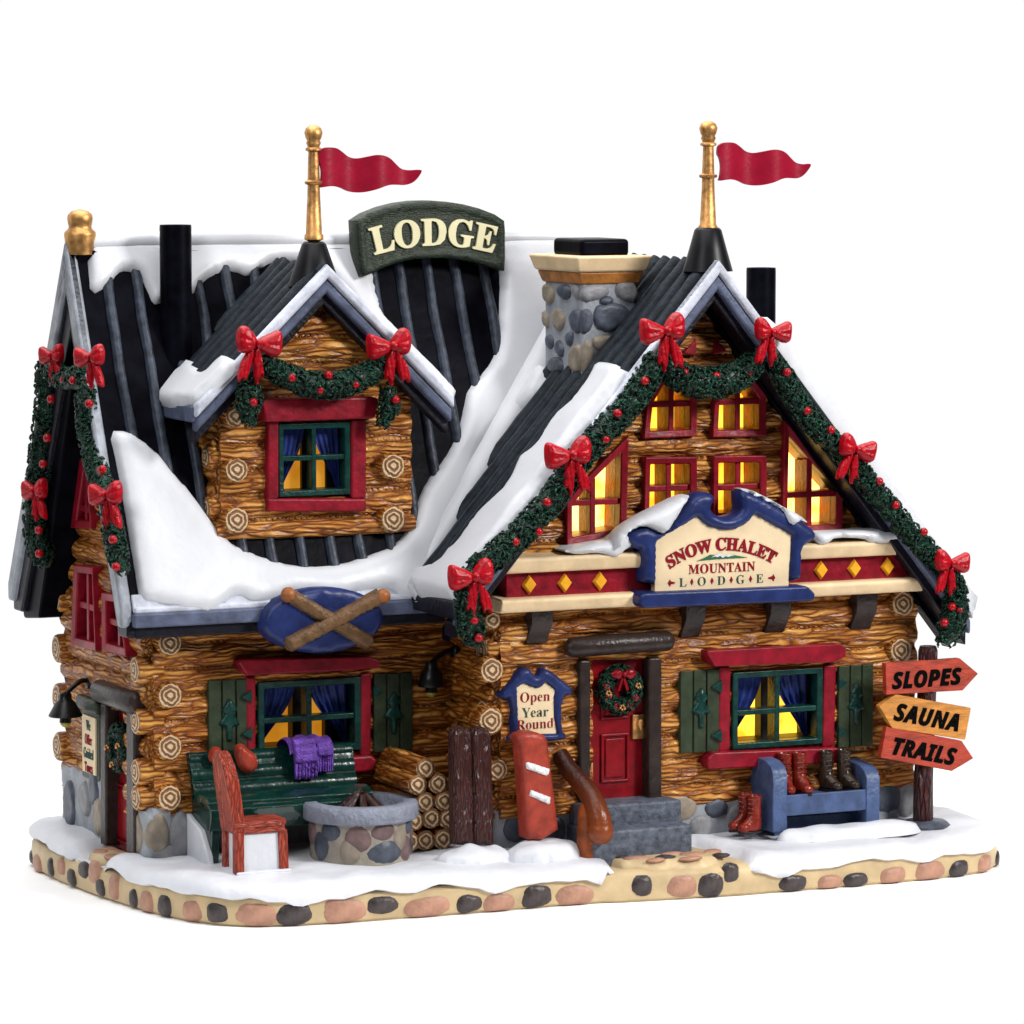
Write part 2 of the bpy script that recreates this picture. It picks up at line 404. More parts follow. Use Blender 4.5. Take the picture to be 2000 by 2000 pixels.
INKR = mat('maroon_ink', (.22, .005, .015), .6, var=.05, bump=0, spec=.1)
INKG = mat('teal_ink', (.012, .06, .05), .6, var=.05, bump=0)
INKB = mat('black_ink', (.002, .002, .002), .7, var=.05, bump=0, spec=.03)
YEL = mat('amber_diamond_paint', (.78, .36, .015), .4, var=.15, bump=.25)
GOLD = mat('gold_paint', (.5, .26, .09), .46, metal=.75, var=.4, vs=6, bump=.2, bs=9)
BROWN = mat('dark_brown_paint', (.024, .015, .013), .35, var=.35, vs=4, bump=.3)
OCHRE = mat('ochre_trim_paint', (.36, .14, .03), .42, var=.3, vs=4, bump=.3)
MORT = mat('pale_grey_mortar', (.27, .29, .32), .5, var=.15, vs=3, bump=.3)
ST_D = mat('slate_stone_paint', (.065, .075, .1), .4, var=.35, vs=4, bump=.3)
ST_M = mat('grey_stone_paint', (.2, .2, .21), .45, var=.25, vs=4, bump=.3)
ST_T = mat('taupe_stone_paint', (.24, .2, .155), .45, var=.25, vs=4, bump=.3)
ST_P = mat('dusky_pink_stone_paint', (.16, .1, .1), .45, var=.25, vs=4, bump=.3)
STEP = mat('blue_grey_step_paint', (.085, .098, .13), .5, var=.4, vs=7, bump=.6, bs=10)
FIRE = mat('grey_pit_rim_paint', (.2, .215, .27), .55, var=.15, vs=6, bump=.9, bs=13)
SAND = mat('sandy_mortar_paint', (.52, .39, .22), .42, var=.15, vs=2, bump=.3, bs=4)
CB_P = mat('salmon_cobble_paint', (.38, .2, .135), .42, var=.22, vs=3.5, bump=.35)
CB_D = mat('charcoal_cobble_paint', (.048, .038, .038), .36, var=.5, vs=4, bump=.35)
c9 = crop(1200, 900, .22774); c10 = crop(40, 880, .21739); c11 = crop(960, 1220, .2381); c12 = crop(0, 1560, .31056)
YR = -.7; YL = 1.4; XS = -7.0
# ------------------------------------------------------------ table and base
g = MB(); g.add([(-16, -9, 0), (16, -9, 0), (16, 14, 0), (-16, 14, 0)], [(0, 1, 2, 3)])
TABLE = mat('white_studio_table', (.97, .97, .97), .9, var=0, bump=0, col2=(.97, .97, .97), spec=0)
tag(g.build('ground', TABLE), 'plain white studio surface under the snowy lodge', 'surface', kind='structure')
OUT = [(-7.3, 6.9), (-7.85, 6.2), (-7.95, 4.8), (-7.85, 3.0), (-7.65, 1.4), (-7.4, 0), (-7.05, -1.0), (-6.5, -1.7), (-5.6, -2.1), (-4, -2.25), (-1.5, -2.35),
       (.6, -2.35), (1.2, -2.55), (3.6, -2.85), (4.6, -2.85), (6.5, -2.9), (8.3, -2.85), (9.2, -2.65), (9.85, -2.1), (10.05, -1.3), (10.0, 1), (9.6, 5.5), (9.2, 6.9)]
OUTS = resample(smoothpoly(OUT, 2), .22)
def outl(poly):
    A = np.array(poly); d = np.roll(A, -1, 0)-A; L = np.hypot(*d.T); c = np.concatenate([[0], np.cumsum(L)])
    return A, d, L, c
OA, OD, OL, OC = outl(OUTS)
def onout(s):
    s = s % OC[-1]; i = min(len(OA)-1, int(np.searchsorted(OC, s, 'right')-1)); t = (s-OC[i])/OL[i]
    p = OA[i]+OD[i]*t; d = OD[i]/OL[i]
    return Vector((p[0], p[1])), Vector((d[1], -d[0]))      # the outward normal of a counter-clockwise outline
ar = sum(OA[i][0]*OA[(i+1) % len(OA)][1]-OA[(i+1) % len(OA)][0]*OA[i][1] for i in range(len(OA)))
SGN = 1 if ar > 0 else -1
def edge_pt(s, off, z):
    p, n = onout(s); n = n*SGN; return Vector((p.x+n.x*off, p.y+n.y*off, z))
def s_at(px):
    """arc position on the outline whose foot shows at this pixel column"""
    best = None
    for k in range(0, int(OC[-1]*12)):
        s = k/12; q = edge_pt(s, 0, .2); v = q-CP; w = v.dot(FW); x = 1000+FPX*v.dot(RT)/w
        p, n = onout(s); n = n*SGN
        if n.x*v.x+n.y*v.y > 0: continue
        e = abs(x-px)
        if best is None or e < best[0]: best = (e, s)
    return best[1]
def PX(q):
    v = Vector(q)-CP; w = v.dot(FW); return (1000+FPX*v.dot(RT)/w, 1000-FPX*v.dot(UP)/w)
BT = .62
base = thing('display_base', 'sandy base edge set with pink and charcoal cobbles under the snow', 'base', (0, 0, 0))
b = MB(); n = len(OA)
prof = [(-.04, .0), (.03, .06), (.05, .3), (.04, .5), (-.02, .58), (-.14, BT)]
for off, z in prof:
    for i in range(n): b.v.append(edge_pt(OC[i], off+.035*mn.noise(Vector((OC[i]*1.3, z*3, 0))), z))
for k in range(len(prof)-1):
    for i in range(n): b.f.append((k*n+i, k*n+(i+1) % n, (k+1)*n+(i+1) % n, (k+1)*n+i)); b.mi.append(0)
b.f.append(tuple((len(prof)-1)*n+i for i in range(n))); b.mi.append(0)
b.build('mortar', SAND, base)
def cobble(px, py, w, h, m, top=False):
    s = s_at(px); p0, nn = onout(s); zz = None
    q = edge_pt(s, .05, 0); # z from the pixel row at that point
    lo, hi = 0, 1.2
    for _ in range(20):
        mid = (lo+hi)/2
        if PX((q.x, q.y, mid))[1] > py: lo = mid
        else: hi = mid
    z = max(h*.5, min(.62-h*.35, lo)) if not top else lo
    vd = q-CP; tn = Vector((-nn.y, nn.x)); fs = abs(tn.x*RT.x+tn.y*RT.y)      # how much of its width faces us
    w *= 1.1; h *= 1.08; W2 = min(w/max(fs, .3), 1.0)/2; mb = MB(); rr = 16; R = 4
    ph = random.random()*9
    P = []
    for j in range(R+1):
        f = 1-j/R
        for k in range(rr):
            a = 2*math.pi*k/rr; q_ = f*(1+.16*mn.noise(Vector((math.cos(a)*1.4, math.sin(a)*1.4, ph))))
            ds = math.copysign(abs(math.cos(a))**.8, math.cos(a))*W2*q_; dz = math.copysign(abs(math.sin(a))**.8, math.sin(a))*h/2*q_
            P.append(edge_pt(s+ds, .025+.085*math.sqrt(max(0, 1-f**2.6)), min(max(z+dz, .02), .9)))
    mb.add(P, [(j*rr+k, j*rr+(k+1) % rr, (j+1)*rr+(k+1) % rr, (j+1)*rr+k) for j in range(R) for k in range(rr)])
    mb.build('cobble', m, base, org=edge_pt(s, 0, z), sharp=80)
P_, D_ = CB_P, CB_D
for x, y, w, h, m in [(192, 360, 45, 90, D_), (252, 405, 65, 115, P_), (335, 428, 42, 120, D_), (398, 430, 62, 110, P_), (464, 494, 62, 110, D_), (538, 448, 75, 110, D_), (607, 465, 78, 150, P_),
                      (652, 560, 66, 112, D_), (735, 560, 72, 160, P_), (848, 625, 52, 125, D_), (938, 655, 90, 140, P_), (1050, 675, 84, 140, D_), (1220, 705, 118, 130, P_), (1360, 718, 130, 125, D_), (1605, 730, 250, 140, P_), (1850, 730, 190, 130, D_)]:
    px, py = c12(x, y); cobble(px, py, w*.0031, h*.0030, m)
for x, y, w, h, m in [(210, 1755, 170, 110, D_), (470, 1735, 220, 130, P_), (677, 1705, 170, 95, D_), (912, 1712, 250, 115, P_), (1148, 1697, 130, 100, D_), (1320, 1692, 165, 100, P_), (1507, 1655, 160, 130, D_), (1712, 1648, 195, 110, P_)]:
    px, py = c4(x, y); cobble(px, py, w*.0036, h*.0034, m)
for x, y, w, h, m in [(-5, 1535, 105, 110, D_), (208, 1535, 150, 120, P_), (368, 1525, 130, 130, D_), (472, 1465, 80, 110, D_), (775, 1520, 145, 90, D_), (975, 1515, 130, 75, P_), (1118, 1508, 128, 78, D_), (1295, 1490, 135, 95, P_),
                      (1483, 1460, 165, 110, P_), (1645, 1453, 100, 92, D_), (1772, 1430, 76, 100, P_), (1832, 1408, 45, 90, D_)]:
    px, py = c8(x, y); cobble(px, py, w*.0038, h*.0036, m)
# ---- snow over the base: a rolling top and a lip that hangs over the edge
def drop(s):
    p = edge_pt(s, 0, .6); x = PX(p)[0]; p2, nn = onout(s); 
    front = p.y < 4.5 and (nn*SGN).y < .3
    if not front: return .1
    d = .21+.16*mn.noise(Vector((s*.9, 0, 3)))+.05*mn.noise(Vector((s*2.5, 0, 8)))
    if x < 108 or 200 < x < 300: d -= .02
    for a, b_, k in ((560, 640, .12), (930, 1010, .04), (1470, 1560, .22), (1830, 1960, .12), (330, 420, .05), (1150, 1190, .1)):
        if a < x < b_: d += k*math.sin((x-a)/(b_-a)*math.pi)
    return max(.02, d)
def inpath(x, y):
    """the two cobbled paths, where the snow stops: signed amount inside"""
    a = min(y-(-3.2), -1.2-y, x-(1.2+.12*math.sin(y*3)), (3.5+.25*math.sin(y*2.1))-x)
    b_ = min(x-(-8.4), -6.9-x, y-(1.95+.1*math.sin(x*4)), 3.45-.15*math.sin(x*3)-y)
    return max(a, b_)
ins = []
NS = int(OC[-1]/.16); SS = [OC[-1]*i/NS for i in range(NS)]
lip = [(-.12, 0), (.0, -.035), (.075, -.1), (.10, -.2)]
rimpoly = [tuple(edge_pt(s, -.3, 0).xy) for s in SS]
sn = MB()
def topz(x, y):
    z = .80+.08*mn.noise(Vector((x*.7, y*.7, 1)))+.05*mn.noise(Vector((x*1.9, y*1.9, 4)))
    z += .12*max(0, min(1, (y+2.2)/1.6))
    k = inpath(x, y)
    if k > -.25: z -= .34*min(1, (k+.25)/.3)
    return z
V, T, D = cdt(rimpoly, .16)
keep = []
b0 = 0; NB = len(resample(rimpoly, .16))
sn.v = [Vector((x, y, topz(x, y))) for x, y in V.tolist()]
sn.f = [tuple(t) for t in T]; sn.mi = [0]*len(T)
cols = 7
rows = []
for s in SS:
    p0 = edge_pt(s, -.3, 0); z0 = topz(p0.x, p0.y); d = drop(s); k = inpath(*edge_pt(s, -.1, 0).xy)
    if k > -.2: d = .0
    row = [Vector((p0.x, p0.y, z0))]; ze = z0-.06 if d > .01 else z0-.1
    for j in range(1, cols):
        a = j/(cols-1)*math.pi/2
        off = -.3+.42*math.sin(a); zz = z0-(.10+d)*(1-math.cos(a))
        q = edge_pt(s, off if d > .01 else min(off, -.02), zz); row.append(q)
    q = edge_pt(s, .02, row[-1].z-.03); row.append(q)
    rows.append(row)
bb = len(sn.v)
for r in rows: sn.v += r
m = cols+1
for i in range(NS):
    j = (i+1) % NS
    for k in range(m-1): sn.f.append((bb+i*m+k, bb+j*m+k, bb+j*m+k+1, bb+i*m+k+1)); sn.mi.append(0)
SNOWGR = sn.build('snow_ground', SNOWG, sharp=80)
tag(SNOWGR, 'rolling white snow sheet covering the sandy base', 'snow', kind='structure')
# ---- the two paths: sandy mortar with flat cobbles, level with the snow
def path(name, label, poly, stones):
    t = thing(name, label, 'path', (poly[0][0], poly[0][1], .6)); mb = MB()
    mb.sheet(ground(.6), smoothpoly(poly, 1), puff(.18, .16, .02), .1, skirt=-.1)
    mb.build('mortar', SAND, t, sharp=80)
    for x, y, w, d, m in stones:
        s_ = MB(); s_.ell((x, y, .775), (w, d, .045), 14, 8, lump=.25); s_.build('cobble', m, t, org=(x, y, .77), sharp=80)
f_ = path('front_path', 'sandy cobbled path running from the grey steps to the base edge', [(1.3, -2.5), (3.35, -2.83), (3.55, -2.0), (3.3, -1.1), (1.2, -1.1), (1.15, -1.9)],
     [(1.65, -2.15, .3, .16, P_), (2.2, -2.3, .22, .17, D_), (2.85, -2.2, .3, .15, P_), (3.3, -2.55, .17, .15, D_), (1.45, -1.95, .15, .1, D_), (1.75, -1.85, .2, .1, D_), (2.5, -2.0, .25, .1, P_), (3.35, -2.1, .2, .15, P_), (2.6, -2.62, .25, .1, P_), (1.9, -2.5, .2, .1, P_)])
f_ = path('side_path', 'sandy cobbled path leading from the side door to the base edge', [(-7.72, 2.0), (-7.1, 2.0), (-6.9, 3.4), (-7.75, 3.4)],
     [(-7.5, 2.3, .16, .22, P_), (-7.5, 2.95, .15, .22, P_), (-7.2, 2.6, .13, .3, P_), (-7.25, 3.15, .15, .2, P_)])
# ---- steps by the front door
st = thing('stone_steps', 'two blue grey stone steps below the red front door', 'steps', (2, -1.5, .8))
F = front(-1.95)
u0 = F.uv(c11(890, 1800))[0]; u1 = F.uv(c11(1650, 1800))[0]
z1 = F.uv(c11(1000, 1690))[1]; z0 = F.uv(c11(1000, 1880))[1]
F2 = front(-1.45); z2 = F2.uv(c11(1000, 1478))[1]; ua = F2.uv(c11(900, 1600))[0]; ub = F2.uv(c11(1562, 1600))[0]
m_ = MB(); m_.box((u0-.15, -1.95, .5), (u1, -.6, z1)); m_.build('lower_step', STEP, st, bevel=.06, seg=3)
m_ = MB(); m_.box((u0-.1, -1.45, z1-.05), (ub, -.6, z2)); m_.build('upper_step', STEP, st, bevel=.06, seg=3)
DOORZ = F2.uv(c11(1000, 1465))[1]
# ------------------------------------------------------------ the lodge
lodge = thing('log_lodge', 'carved log lodge with two gables, black seamed roofs and thick snow', 'lodge', (0, 2, .8))
LP = .5
def logh(ph, b=.19, p=LP, wob=.04, seed=0.):
    def f(u, v, d):
        vv = v+wob*nz(u, v*.2, .9, seed)
        t = 2*(((vv-ph)/p) % 1)-1
        h = b*(1-np.abs(t)**2.6)
        return h+.02*nz(u, v*3, 2.2, seed+2)
    return f
def wall(fr, poly, ph, m, holes=(), name='wall', sp=.13, spv=.036, **k):
    mb = MB(); mb.sheet(fr, poly, logh(ph, **k), sp, holes, spv, skirt=-.1); return mb.build(name, m, lodge, sharp=75)
def log_end(c, ax, r=.25, L=.3, m=None):
    r *= 1.12
    """a round log end sticking out along -Y (ax=1) or -X (ax=0)"""
    d = Vector((0, -1, 0)) if ax == 1 else Vector((-1, 0, 0)); c = Vector(c); mb = MB()
    n = 22; ph = random.random()*9; a, b_ = (Vector((1, 0, 0)), Vector((0, 0, 1))) if ax == 1 else (Vector((0, -1, 0)), Vector((0, 0, 1)))
    R = [r*(1+.09*mn.noise(Vector((math.cos(2*math.pi*k/n)*1.5, math.sin(2*math.pi*k/n)*1.5, ph)))) for k in range(n)]
    prof = [(1.05, -L), (1.05, -.07), (1.0, -.02), (.93, 0)]
    vs = [c+d*z+(a*math.cos(2*math.pi*k/n)+b_*math.sin(2*math.pi*k/n))*R[k]*q for q, z in prof for k in range(n)]
    mb.add(vs, [(i*n+k, i*n+(k+1) % n, (i+1)*n+(k+1) % n, (i+1)*n+k) for i in range(3) for k in range(n)])
    mb.m = 1; vs = [c+d*z+(a*math.cos(2*math.pi*k/n)+b_*math.sin(2*math.pi*k/n))*R[k]*q for q, z in ((.93, 0), (.86, .012), (.4, .02)) for k in range(n)]
    fs = [(i*n+k, i*n+(k+1) % n, (i+1)*n+(k+1) % n, (i+1)*n+k) for i in range(2) for k in range(n)]+[tuple(range(2*n, 3*n))]
    mb.add(vs, fs)
    return mb.build('log_end', [WY if ax == 1 else WX, RING], lodge, org=c, sharp=60)
# roof planes
FRR = front(-1.6)                                   # plane of the right gable's front rake
XA, ZA = FRR.uv(c6(1290, 352)); ZA -= .05
XLe, ZLe = FRR.uv(cf(862, 1135)); XRe, ZRe = FRR.uv(cf(1832, 1150))
RIDY, RIDZ = 3.6, 12.62
EY, EZ = .5, 5.75
BKY, BKZ = 7.3, 5.6
XE = -7.7                                           # left end of the main roof
MF = Fr((0, RIDY, RIDZ), (1, 0, 0), (0, RIDY-EY, RIDZ-EZ))
GL = Fr((XA, 0, ZA), (0, -1, 0), (XA-XLe, 0, ZA-ZLe))
GR = Fr((XA, 0, ZA), (0, 1, 0), (-(XRe-XA), 0, ZA-ZRe))
def slab(name, P, th, m, bevel=.04):
    P = [Vector(p) for p in P]; nn = (P[1]-P[0]).cross(P[2]-P[0]).normalized()*th; k = len(P); mb = MB()
    mb.add(P+[p-nn for p in P], [tuple(range(k)), tuple(range(k, 2*k))[::-1]]+[(i, (i+1) % k, k+(i+1) % k, k+i) for i in range(k)])
    return mb.build(name, m, lodge, bevel=bevel)
slab('roof', [(XE, EY, EZ), (3.4, EY, EZ), (3.4, RIDY, RIDZ), (XE, RIDY, RIDZ)], .3, BLACK)
slab('roof', [(XE, RIDY+.01, RIDZ), (3.4, RIDY+.01, RIDZ), (3.4, BKY, BKZ), (XE, BKY, BKZ)], .3, BLACK)
slab('roof', [(XLe, -1.6, ZLe), (XA, -1.6, ZA), (XA, RIDY, ZA), (XLe, RIDY, ZLe)], .3, BLACK)
slab('roof', [(XA+.01, -1.6, ZA), (XRe, -1.6, ZRe), (XRe, 6.5, ZRe), (XA+.01, RIDY, ZA)], .3, BLACK)
# ---- walls of the right wing
F = front(YR)
ph = F.uv(cf(925, 1217))[1]
bz = F.uv(cf(1735, 1532))[1]; X0 = F.uv(cf(938, 1400))[0]; X1 = F.uv(cf(1722, 1300))[0]
def gz(x): return (ZA-(XA-x)*(ZA-ZLe)/(XA-XLe) if x < XA else ZA-(x-XA)*(ZA-ZRe)/(XRe-XA))-.42
bzL = F.uv(cf(930, 1545))[1]
GW = [(X0, 1.5), (X1, 1.5), (X1, gz(X1)), (XA, gz(XA)), (X0, gz(X0))]
def U(fr, c, *pts): return [fr.uv(c(*p)) for p in pts]
win_red = {                                          # the lit openings of the tall gable: outer outline of each frame
 'a': U(F, c6, (790, 1465), (1125, 1450), (1125, 1190), (1040, 1085), (900, 1085), (815, 1230)),
 'b': U(F, c6, (1222, 1458), (1560, 1450), (1560, 1195), (1485, 1095), (1240, 1095)),
 'c': U(F, c6, (790, 2010), (1125, 1990), (1125, 1580), (800, 1582)),
 'd': U(F, c6, (1225, 1980), (1562, 1960), (1562, 1570), (1228, 1575)),
 'e': U(F, c5, (790, 1170), (1165, 1100), (1180, 480), (930, 730), (790, 900)),
 'f': U(F, c7, (530, 930), (910, 920), (915, 640), (545, 220)),
 'g': U(F, c6, (1045, 930), (1130, 945), (1130, 830)),
 'h': U(F, c6, (1240, 940), (1325, 920), (1240, 830)),
}
low = U(F, c8, (462, 830), (925, 815), (935, 395), (468, 408))        # big curtained window
door = U(F, c11, (790, 1455), (1250, 1440), (1255, 265), (790, 270))
def hole(p, d=.1): return inset(p, d)
wall(F, GW, ph, WX, holes=[hole(win_red[k], .09) for k in 'abcdef']+[hole(low, .05), hole(door, .03)])
# return wall of the right wing facing left, and the hidden outer shell
FS = side(X0)
wall(FS, [(-(YL+.3), 1.5), (-YR+.02, 1.5), (-YR+.02, 6.2), (-(YL+.3), 6.2)], ph+LP/2, WY)
# ---- left wing
FL = front(YL)
phl = FL.uv(cf(321, 1262))[1]
lwin = U(FL, c4, (-10, 905), (545, 890), (552, 462), (0, 478))
XLc = XS
wall(FL, [(XLc, 1.6), (X0+.1, 1.6), (X0+.1, EZ+.6), (XLc, EZ+.6)], phl, WX, holes=[hole(lwin, .05)])
SW = side(XS)
def mz(y): return (RIDZ-(RIDY-y)*(RIDZ-EZ)/(RIDY-EY) if y < RIDY else RIDZ-(y-RIDY)*(RIDZ-BKZ)/(BKY-RIDY))-.45
YB = 6.2
swin = {'a': U(SW, c10, (570, 1740), (800, 1795), (770, 1040), (600, 1020)),
        'b': U(SW, c10, (855, 1790), (1075, 1850), (1000, 1290), (850, 1270)),
        'c': U(SW, c10, (570, 690), (760, 700), (720, 200), (655, 60))}
sdoor = U(SW, c2, (615, 1680), (712, 1700), (712, 930), (605, 905))
wall(SW, [(-YB, 1.6), (-YL, 1.6), (-YL, mz(YL)), (-RIDY, mz(RIDY)), (-YB, mz(YB))], phl+LP/2, WY, holes=[hole(swin[k], .05) for k in swin]+[hole(sdoor, .02)], sp=.11)
mb = MB(); mb.box((XS+.4, YB-.05, 1), (9, YB+.1, 5.3)); mb.build('rear_wall', WX, lodge)
mb = MB(); mb.box((X1-.1, YR+.15, 1), (X1+.0, YB, 5.3)); mb.build('side_wall', WY, lodge)
# corner posts behind the log ends
mb = MB()
mb.tube([(XS+.07, YL+.1, 1.5), (XS+.07, YL+.1, 6.0)], .13); mb.build('corner_post', WX, lodge)
mb = MB(); mb.tube([(X0+.05, YR+.1, 1.5), (X0+.05, YR+.1, 6.0)], .13); mb.build('corner_post', WX, lodge)
mb = MB(); mb.tube([(X1-.05, YR+.1, 1.5), (X1-.05, YR+.1, 5.0)], .13); mb.build('corner_post', WX, lodge)
# log ends, front facing
Fe = front(YL-.3)
for y in (1213, 1313, 1410, 1506): u, v = Fe.uv(cf(321, y)); log_end((u, YL-.3, v), 1, .225, .45)
zz = []
for y in (1213, 1313, 1410, 1506):
    u, v = Fe.uv(cf(321, y)); zz.append(v)
for z in zz[:4]: log_end((XS-.28, YL+.14, z-.02+LP), 0, .23, .5)
log_end((XS-.28, YL+.14, zz[3]-.02), 0, .22, .5)
for z in zz:                                          # far end of the side wall
    log_end((XS-.3, YB-.1, z+.38), 0, .25, .5)
Fe = front(YR-.25)
for x, y, r in ((930, 1170, .16), (928, 1265, .22), (926, 1361, .25), (938, 1453, .2), (1704, 1139, .24), (1700, 1228, .24)):
    u, v = Fe.uv(cf(x, y)); log_end((u, YR-.25, v), 1, r, .4)
Sd = side(X0-.3)
for x, y in ((912, 1352-0), (908, 1232), (908, 1450)):
    u, v = Sd.uv(cf(x, y))
    log_end((X0-.25, YR+.16, Fe.uv(cf(928, y))[1]), 0, .24, .5)
# ---- stone footings with puffy stones
def footing(fr, u0, u1, v0, v1, h, stones):
    mb = MB(); mb.sheet(fr, [(u0, v0), (u1, v0), (u1, v1), (u0, v1)], lambda u, v, d: h+.04*nz(u, v, 2.5)-.12*(1-np.clip(d/.12, 0, 1))**2, .09, skirt=-.3)
    ft = mb.build('footing', MORT, lodge, sharp=80)
    for cu, cv, w, hh, m in stones:
        n = 9; ph_ = random.random()*9
        w *= 1.3; hh *= 1.3
        P = [(cu+w*math.cos(2*math.pi*k/n)*(1+.25*mn.noise(Vector((k*1.3, ph_, 0)))), cv+hh*math.sin(2*math.pi*k/n)*(1+.25*mn.noise(Vector((k*1.3, ph_, 5))))) for k in range(n)]
        s_ = MB(); s_.sheet(fr, smoothpoly(P, 1), lambda u, v, d: h-.03+.09*np.sqrt(1-(1-np.clip(d/.1, 0, 1))**2), .06, skirt=0); s_.build('stone', m, ft, sharp=80)
zt = 2.05
footing(FL, XS-.2, XS+.85, .7, 1.78, .22, [(XS+.05, 1.35, .2, .32, ST_T), (XS+.5, 1.3, .22, .38, ST_M), (XS+.25, .95, .3, .15, ST_M)])
footing(side(XS), -YL-.9, -YL+.22, .7, 1.85, .18, [(-YL-.35, 1.3, .35, .35, ST_T)])
footing(side(XS), -YB, -YL-2.15, .7, 2.15, .2, [(-YL-3.3, 1.55, .3, .28, ST_M), (-YL-2.5, 1.3, .25, .3, ST_T), (-YL-2.75, 1.85, .22, .3, ST_D), (-YL-4.2, 1.3, .3, .4, ST_D)])
footing(FL, XS+.85, X0, .7, 1.75, .05, [])
footing(front(YR), X0-.1, 1.0, .7, 1.7, .08, [(X0+.4, 1.3, .3, .25, ST_D), (X0+1.1, 1.2, .3, .25, ST_D)])
footing(front(YR), 2.9, X1+.15, .7, 1.72, .14, [(3.3, 1.45, .33, .24, ST_T), (3.75, 1.05, .22, .2, ST_M), (4.1, 1.4, .22, .18, ST_D), (4.55, 1.15, .2, .25, ST_M), (4.9, 1.45, .22, .18, ST_D), (8.0, 1.35, .28, .26, ST_D), (8.45, 1.25, .22, .3, ST_M)])
# ------------------------------------------------------------ roof seams
def seams(fr, lines, w, h, m, name='roof_seams', wob=.0):
    """rounded raised seams; lines = ((u, v) bottom, (u, v) top)"""
    mb = MB()
    for a, b_ in lines:
        a = Vector(a); b_ = Vector(b_); d = (b_-a); L = d.length; d.normalize(); nn = Vector((-d.y, d.x)); K = max(2, int(L/.35)); ph = random.random()*50
        prof = [(-.5, 0), (-.36, .75), (-.15, 1), (.15, 1), (.36, .75), (.5, 0)]
        rows = []
        for i in range(K+1):
            p = a+d*L*i/K; ww = w*(1+.18*mn.noise(Vector((i*.6, ph, 0)))); hh = h*(1+.2*mn.noise(Vector((i*.6, ph, 5)))); sh = wob*mn.noise(Vector((i*.3, ph, 9)))
            rows.append([fr.pt(*(p+nn*(q*ww+sh)), -.02+hh*t) for q, t in prof])
        n = len(prof); mb.add([q for r in rows for q in r], [(i*n+k, i*n+k+1, (i+1)*n+k+1, (i+1)*n+k) for i in range(K) for k in range(n-1)]+[tuple(range(n))[::-1], tuple(range(K*n, K*n+n))])
    return mb.build(name, m, lodge, sharp=70)
vb = -math.hypot(RIDY-EY, RIDZ-EZ)
us = [MF.uv(c1(x, y))[0] for x, y in ((640, 700), (800, 800), (1085, 620), (1220, 540), (900, 1500))]
ux = [XE+.55+.62*i for i in range(18)]
seams(MF, [((u, vb+.7), (u, -.15)) for u in ux if u < 3], .22, .13, SEAM, wob=.05)
# ------------------------------------------------------------ thick snow on the roofs
def lower(pts):
    """let the snow roll down to the eave"""
    return [(x, y+(13 if y > 1090 and x < 860 else 0)) for x, y in pts]
def snow(fr, pts, t=.16, w=.22, name='roof_snow', c=cf, lump=.03, sp=.11, sm=1, base=-.02):
    if fr is MF: pts = lower(pts)
    mb = MB(); P = fr.uvs(pts, c); mb.sheet(fr, smoothpoly(P, sm) if sm else P, puff(t, w, lump, 1.1, base), sp, skirt=-.06)
    return mb.build(name, SNOW, lodge, sharp=85)
snow(MF, [(204, 812), (240, 812), (270, 832), (300, 858), (330, 895), (360, 930), (395, 975), (425, 1018), (470, 1042), (520, 1060), (580, 1070), (640, 1065), (700, 1046), (745, 1028),
          (775, 990), (785, 950), (805, 905), (835, 870), (858, 830), (872, 780), (882, 730), (915, 700), (935, 665), (940, 600), (942, 520), (935, 480), (930, 446), (1000, 446), (1150, 446), (1150, 500), (1060, 600),
          (1020, 700), (900, 860), (880, 950), (870, 1000), (862, 1115), (800, 1128), (752, 1122), (735, 1100), (690, 1104), (640, 1118), (560, 1110), (515, 1122), (480, 1130), (445, 1112), (425, 1126), (400, 1148), (350, 1142), (300, 1130),
          (262, 1124), (255, 1085), (237, 980), (220, 880)], t=.2, w=.3)
snow(MF, [(160, 452), (300, 450), (560, 456), (665, 452), (700, 470), (705, 525), (720, 590), (745, 625), (700, 640), (640, 540), (600, 500), (540, 492), (500, 500), (470, 525), (440, 512), (415, 514), (385, 530), (362, 560), (300, 575), (288, 575), (278, 552), (262, 520), (238, 512), (222, 516), (206, 540), (170, 560), (165, 500)], t=.17, w=.2)
mb = MB(); mb.tube([(XE+.1, RIDY, RIDZ+.02), (-4, RIDY, RIDZ+.05), (-2, RIDY, RIDZ), (1, RIDY, RIDZ+.03), (3.46, RIDY, RIDZ)], .21); mb.build('roof_snow', SNOW, lodge)
mb = MB(); mb.sheet(Fr((0, RIDY, RIDZ), (-1, 0, 0), (0, -(BKY-RIDY), RIDZ-BKZ)), [(-XE-.05, -7.2), (-XE-.05, -.05), (-3.0, -.05), (-3.0, -7.2)], puff(.15, .2, .03), .3, skirt=-.05)
mb.build('roof_snow', SNOW, lodge, sharp=85)
# ---- right gable: left slope
def glv(y, a, b_): return ((-y, a), (-y, b_))
vbg = -math.hypot(XA-XLe, ZA-ZLe)
gs = []
for i in range(11):
    y = -1.25+.44*i; gs.append(((-y, vbg+.3), (-y, .02)))
seams(GL, gs, .34, .15, RIDGED, wob=.05)
R5a = [(1185, 60), (1100, 50), (1045, 62), (1000, 110), (960, 180), (900, 260), (850, 330), (790, 380), (740, 440), (690, 510), (640, 590), (590, 620), (540, 660), (510, 730), (480, 800), (440, 860), (400, 900), (310, 980), (240, 1060), (190, 1130), (150, 1190), (110, 1250), (80, 1310), (0, 1330), (-60, 1330),
       (-30, 1500), (20, 1540), (60, 1480), (110, 1400), (180, 1315), (200, 1250), (330, 1180), (450, 1100), (500, 1010), (520, 900), (560, 840), (640, 780), (720, 690), (760, 540), (820, 450), (880, 370), (1040, 300), (1130, 200), (1195, 75)]
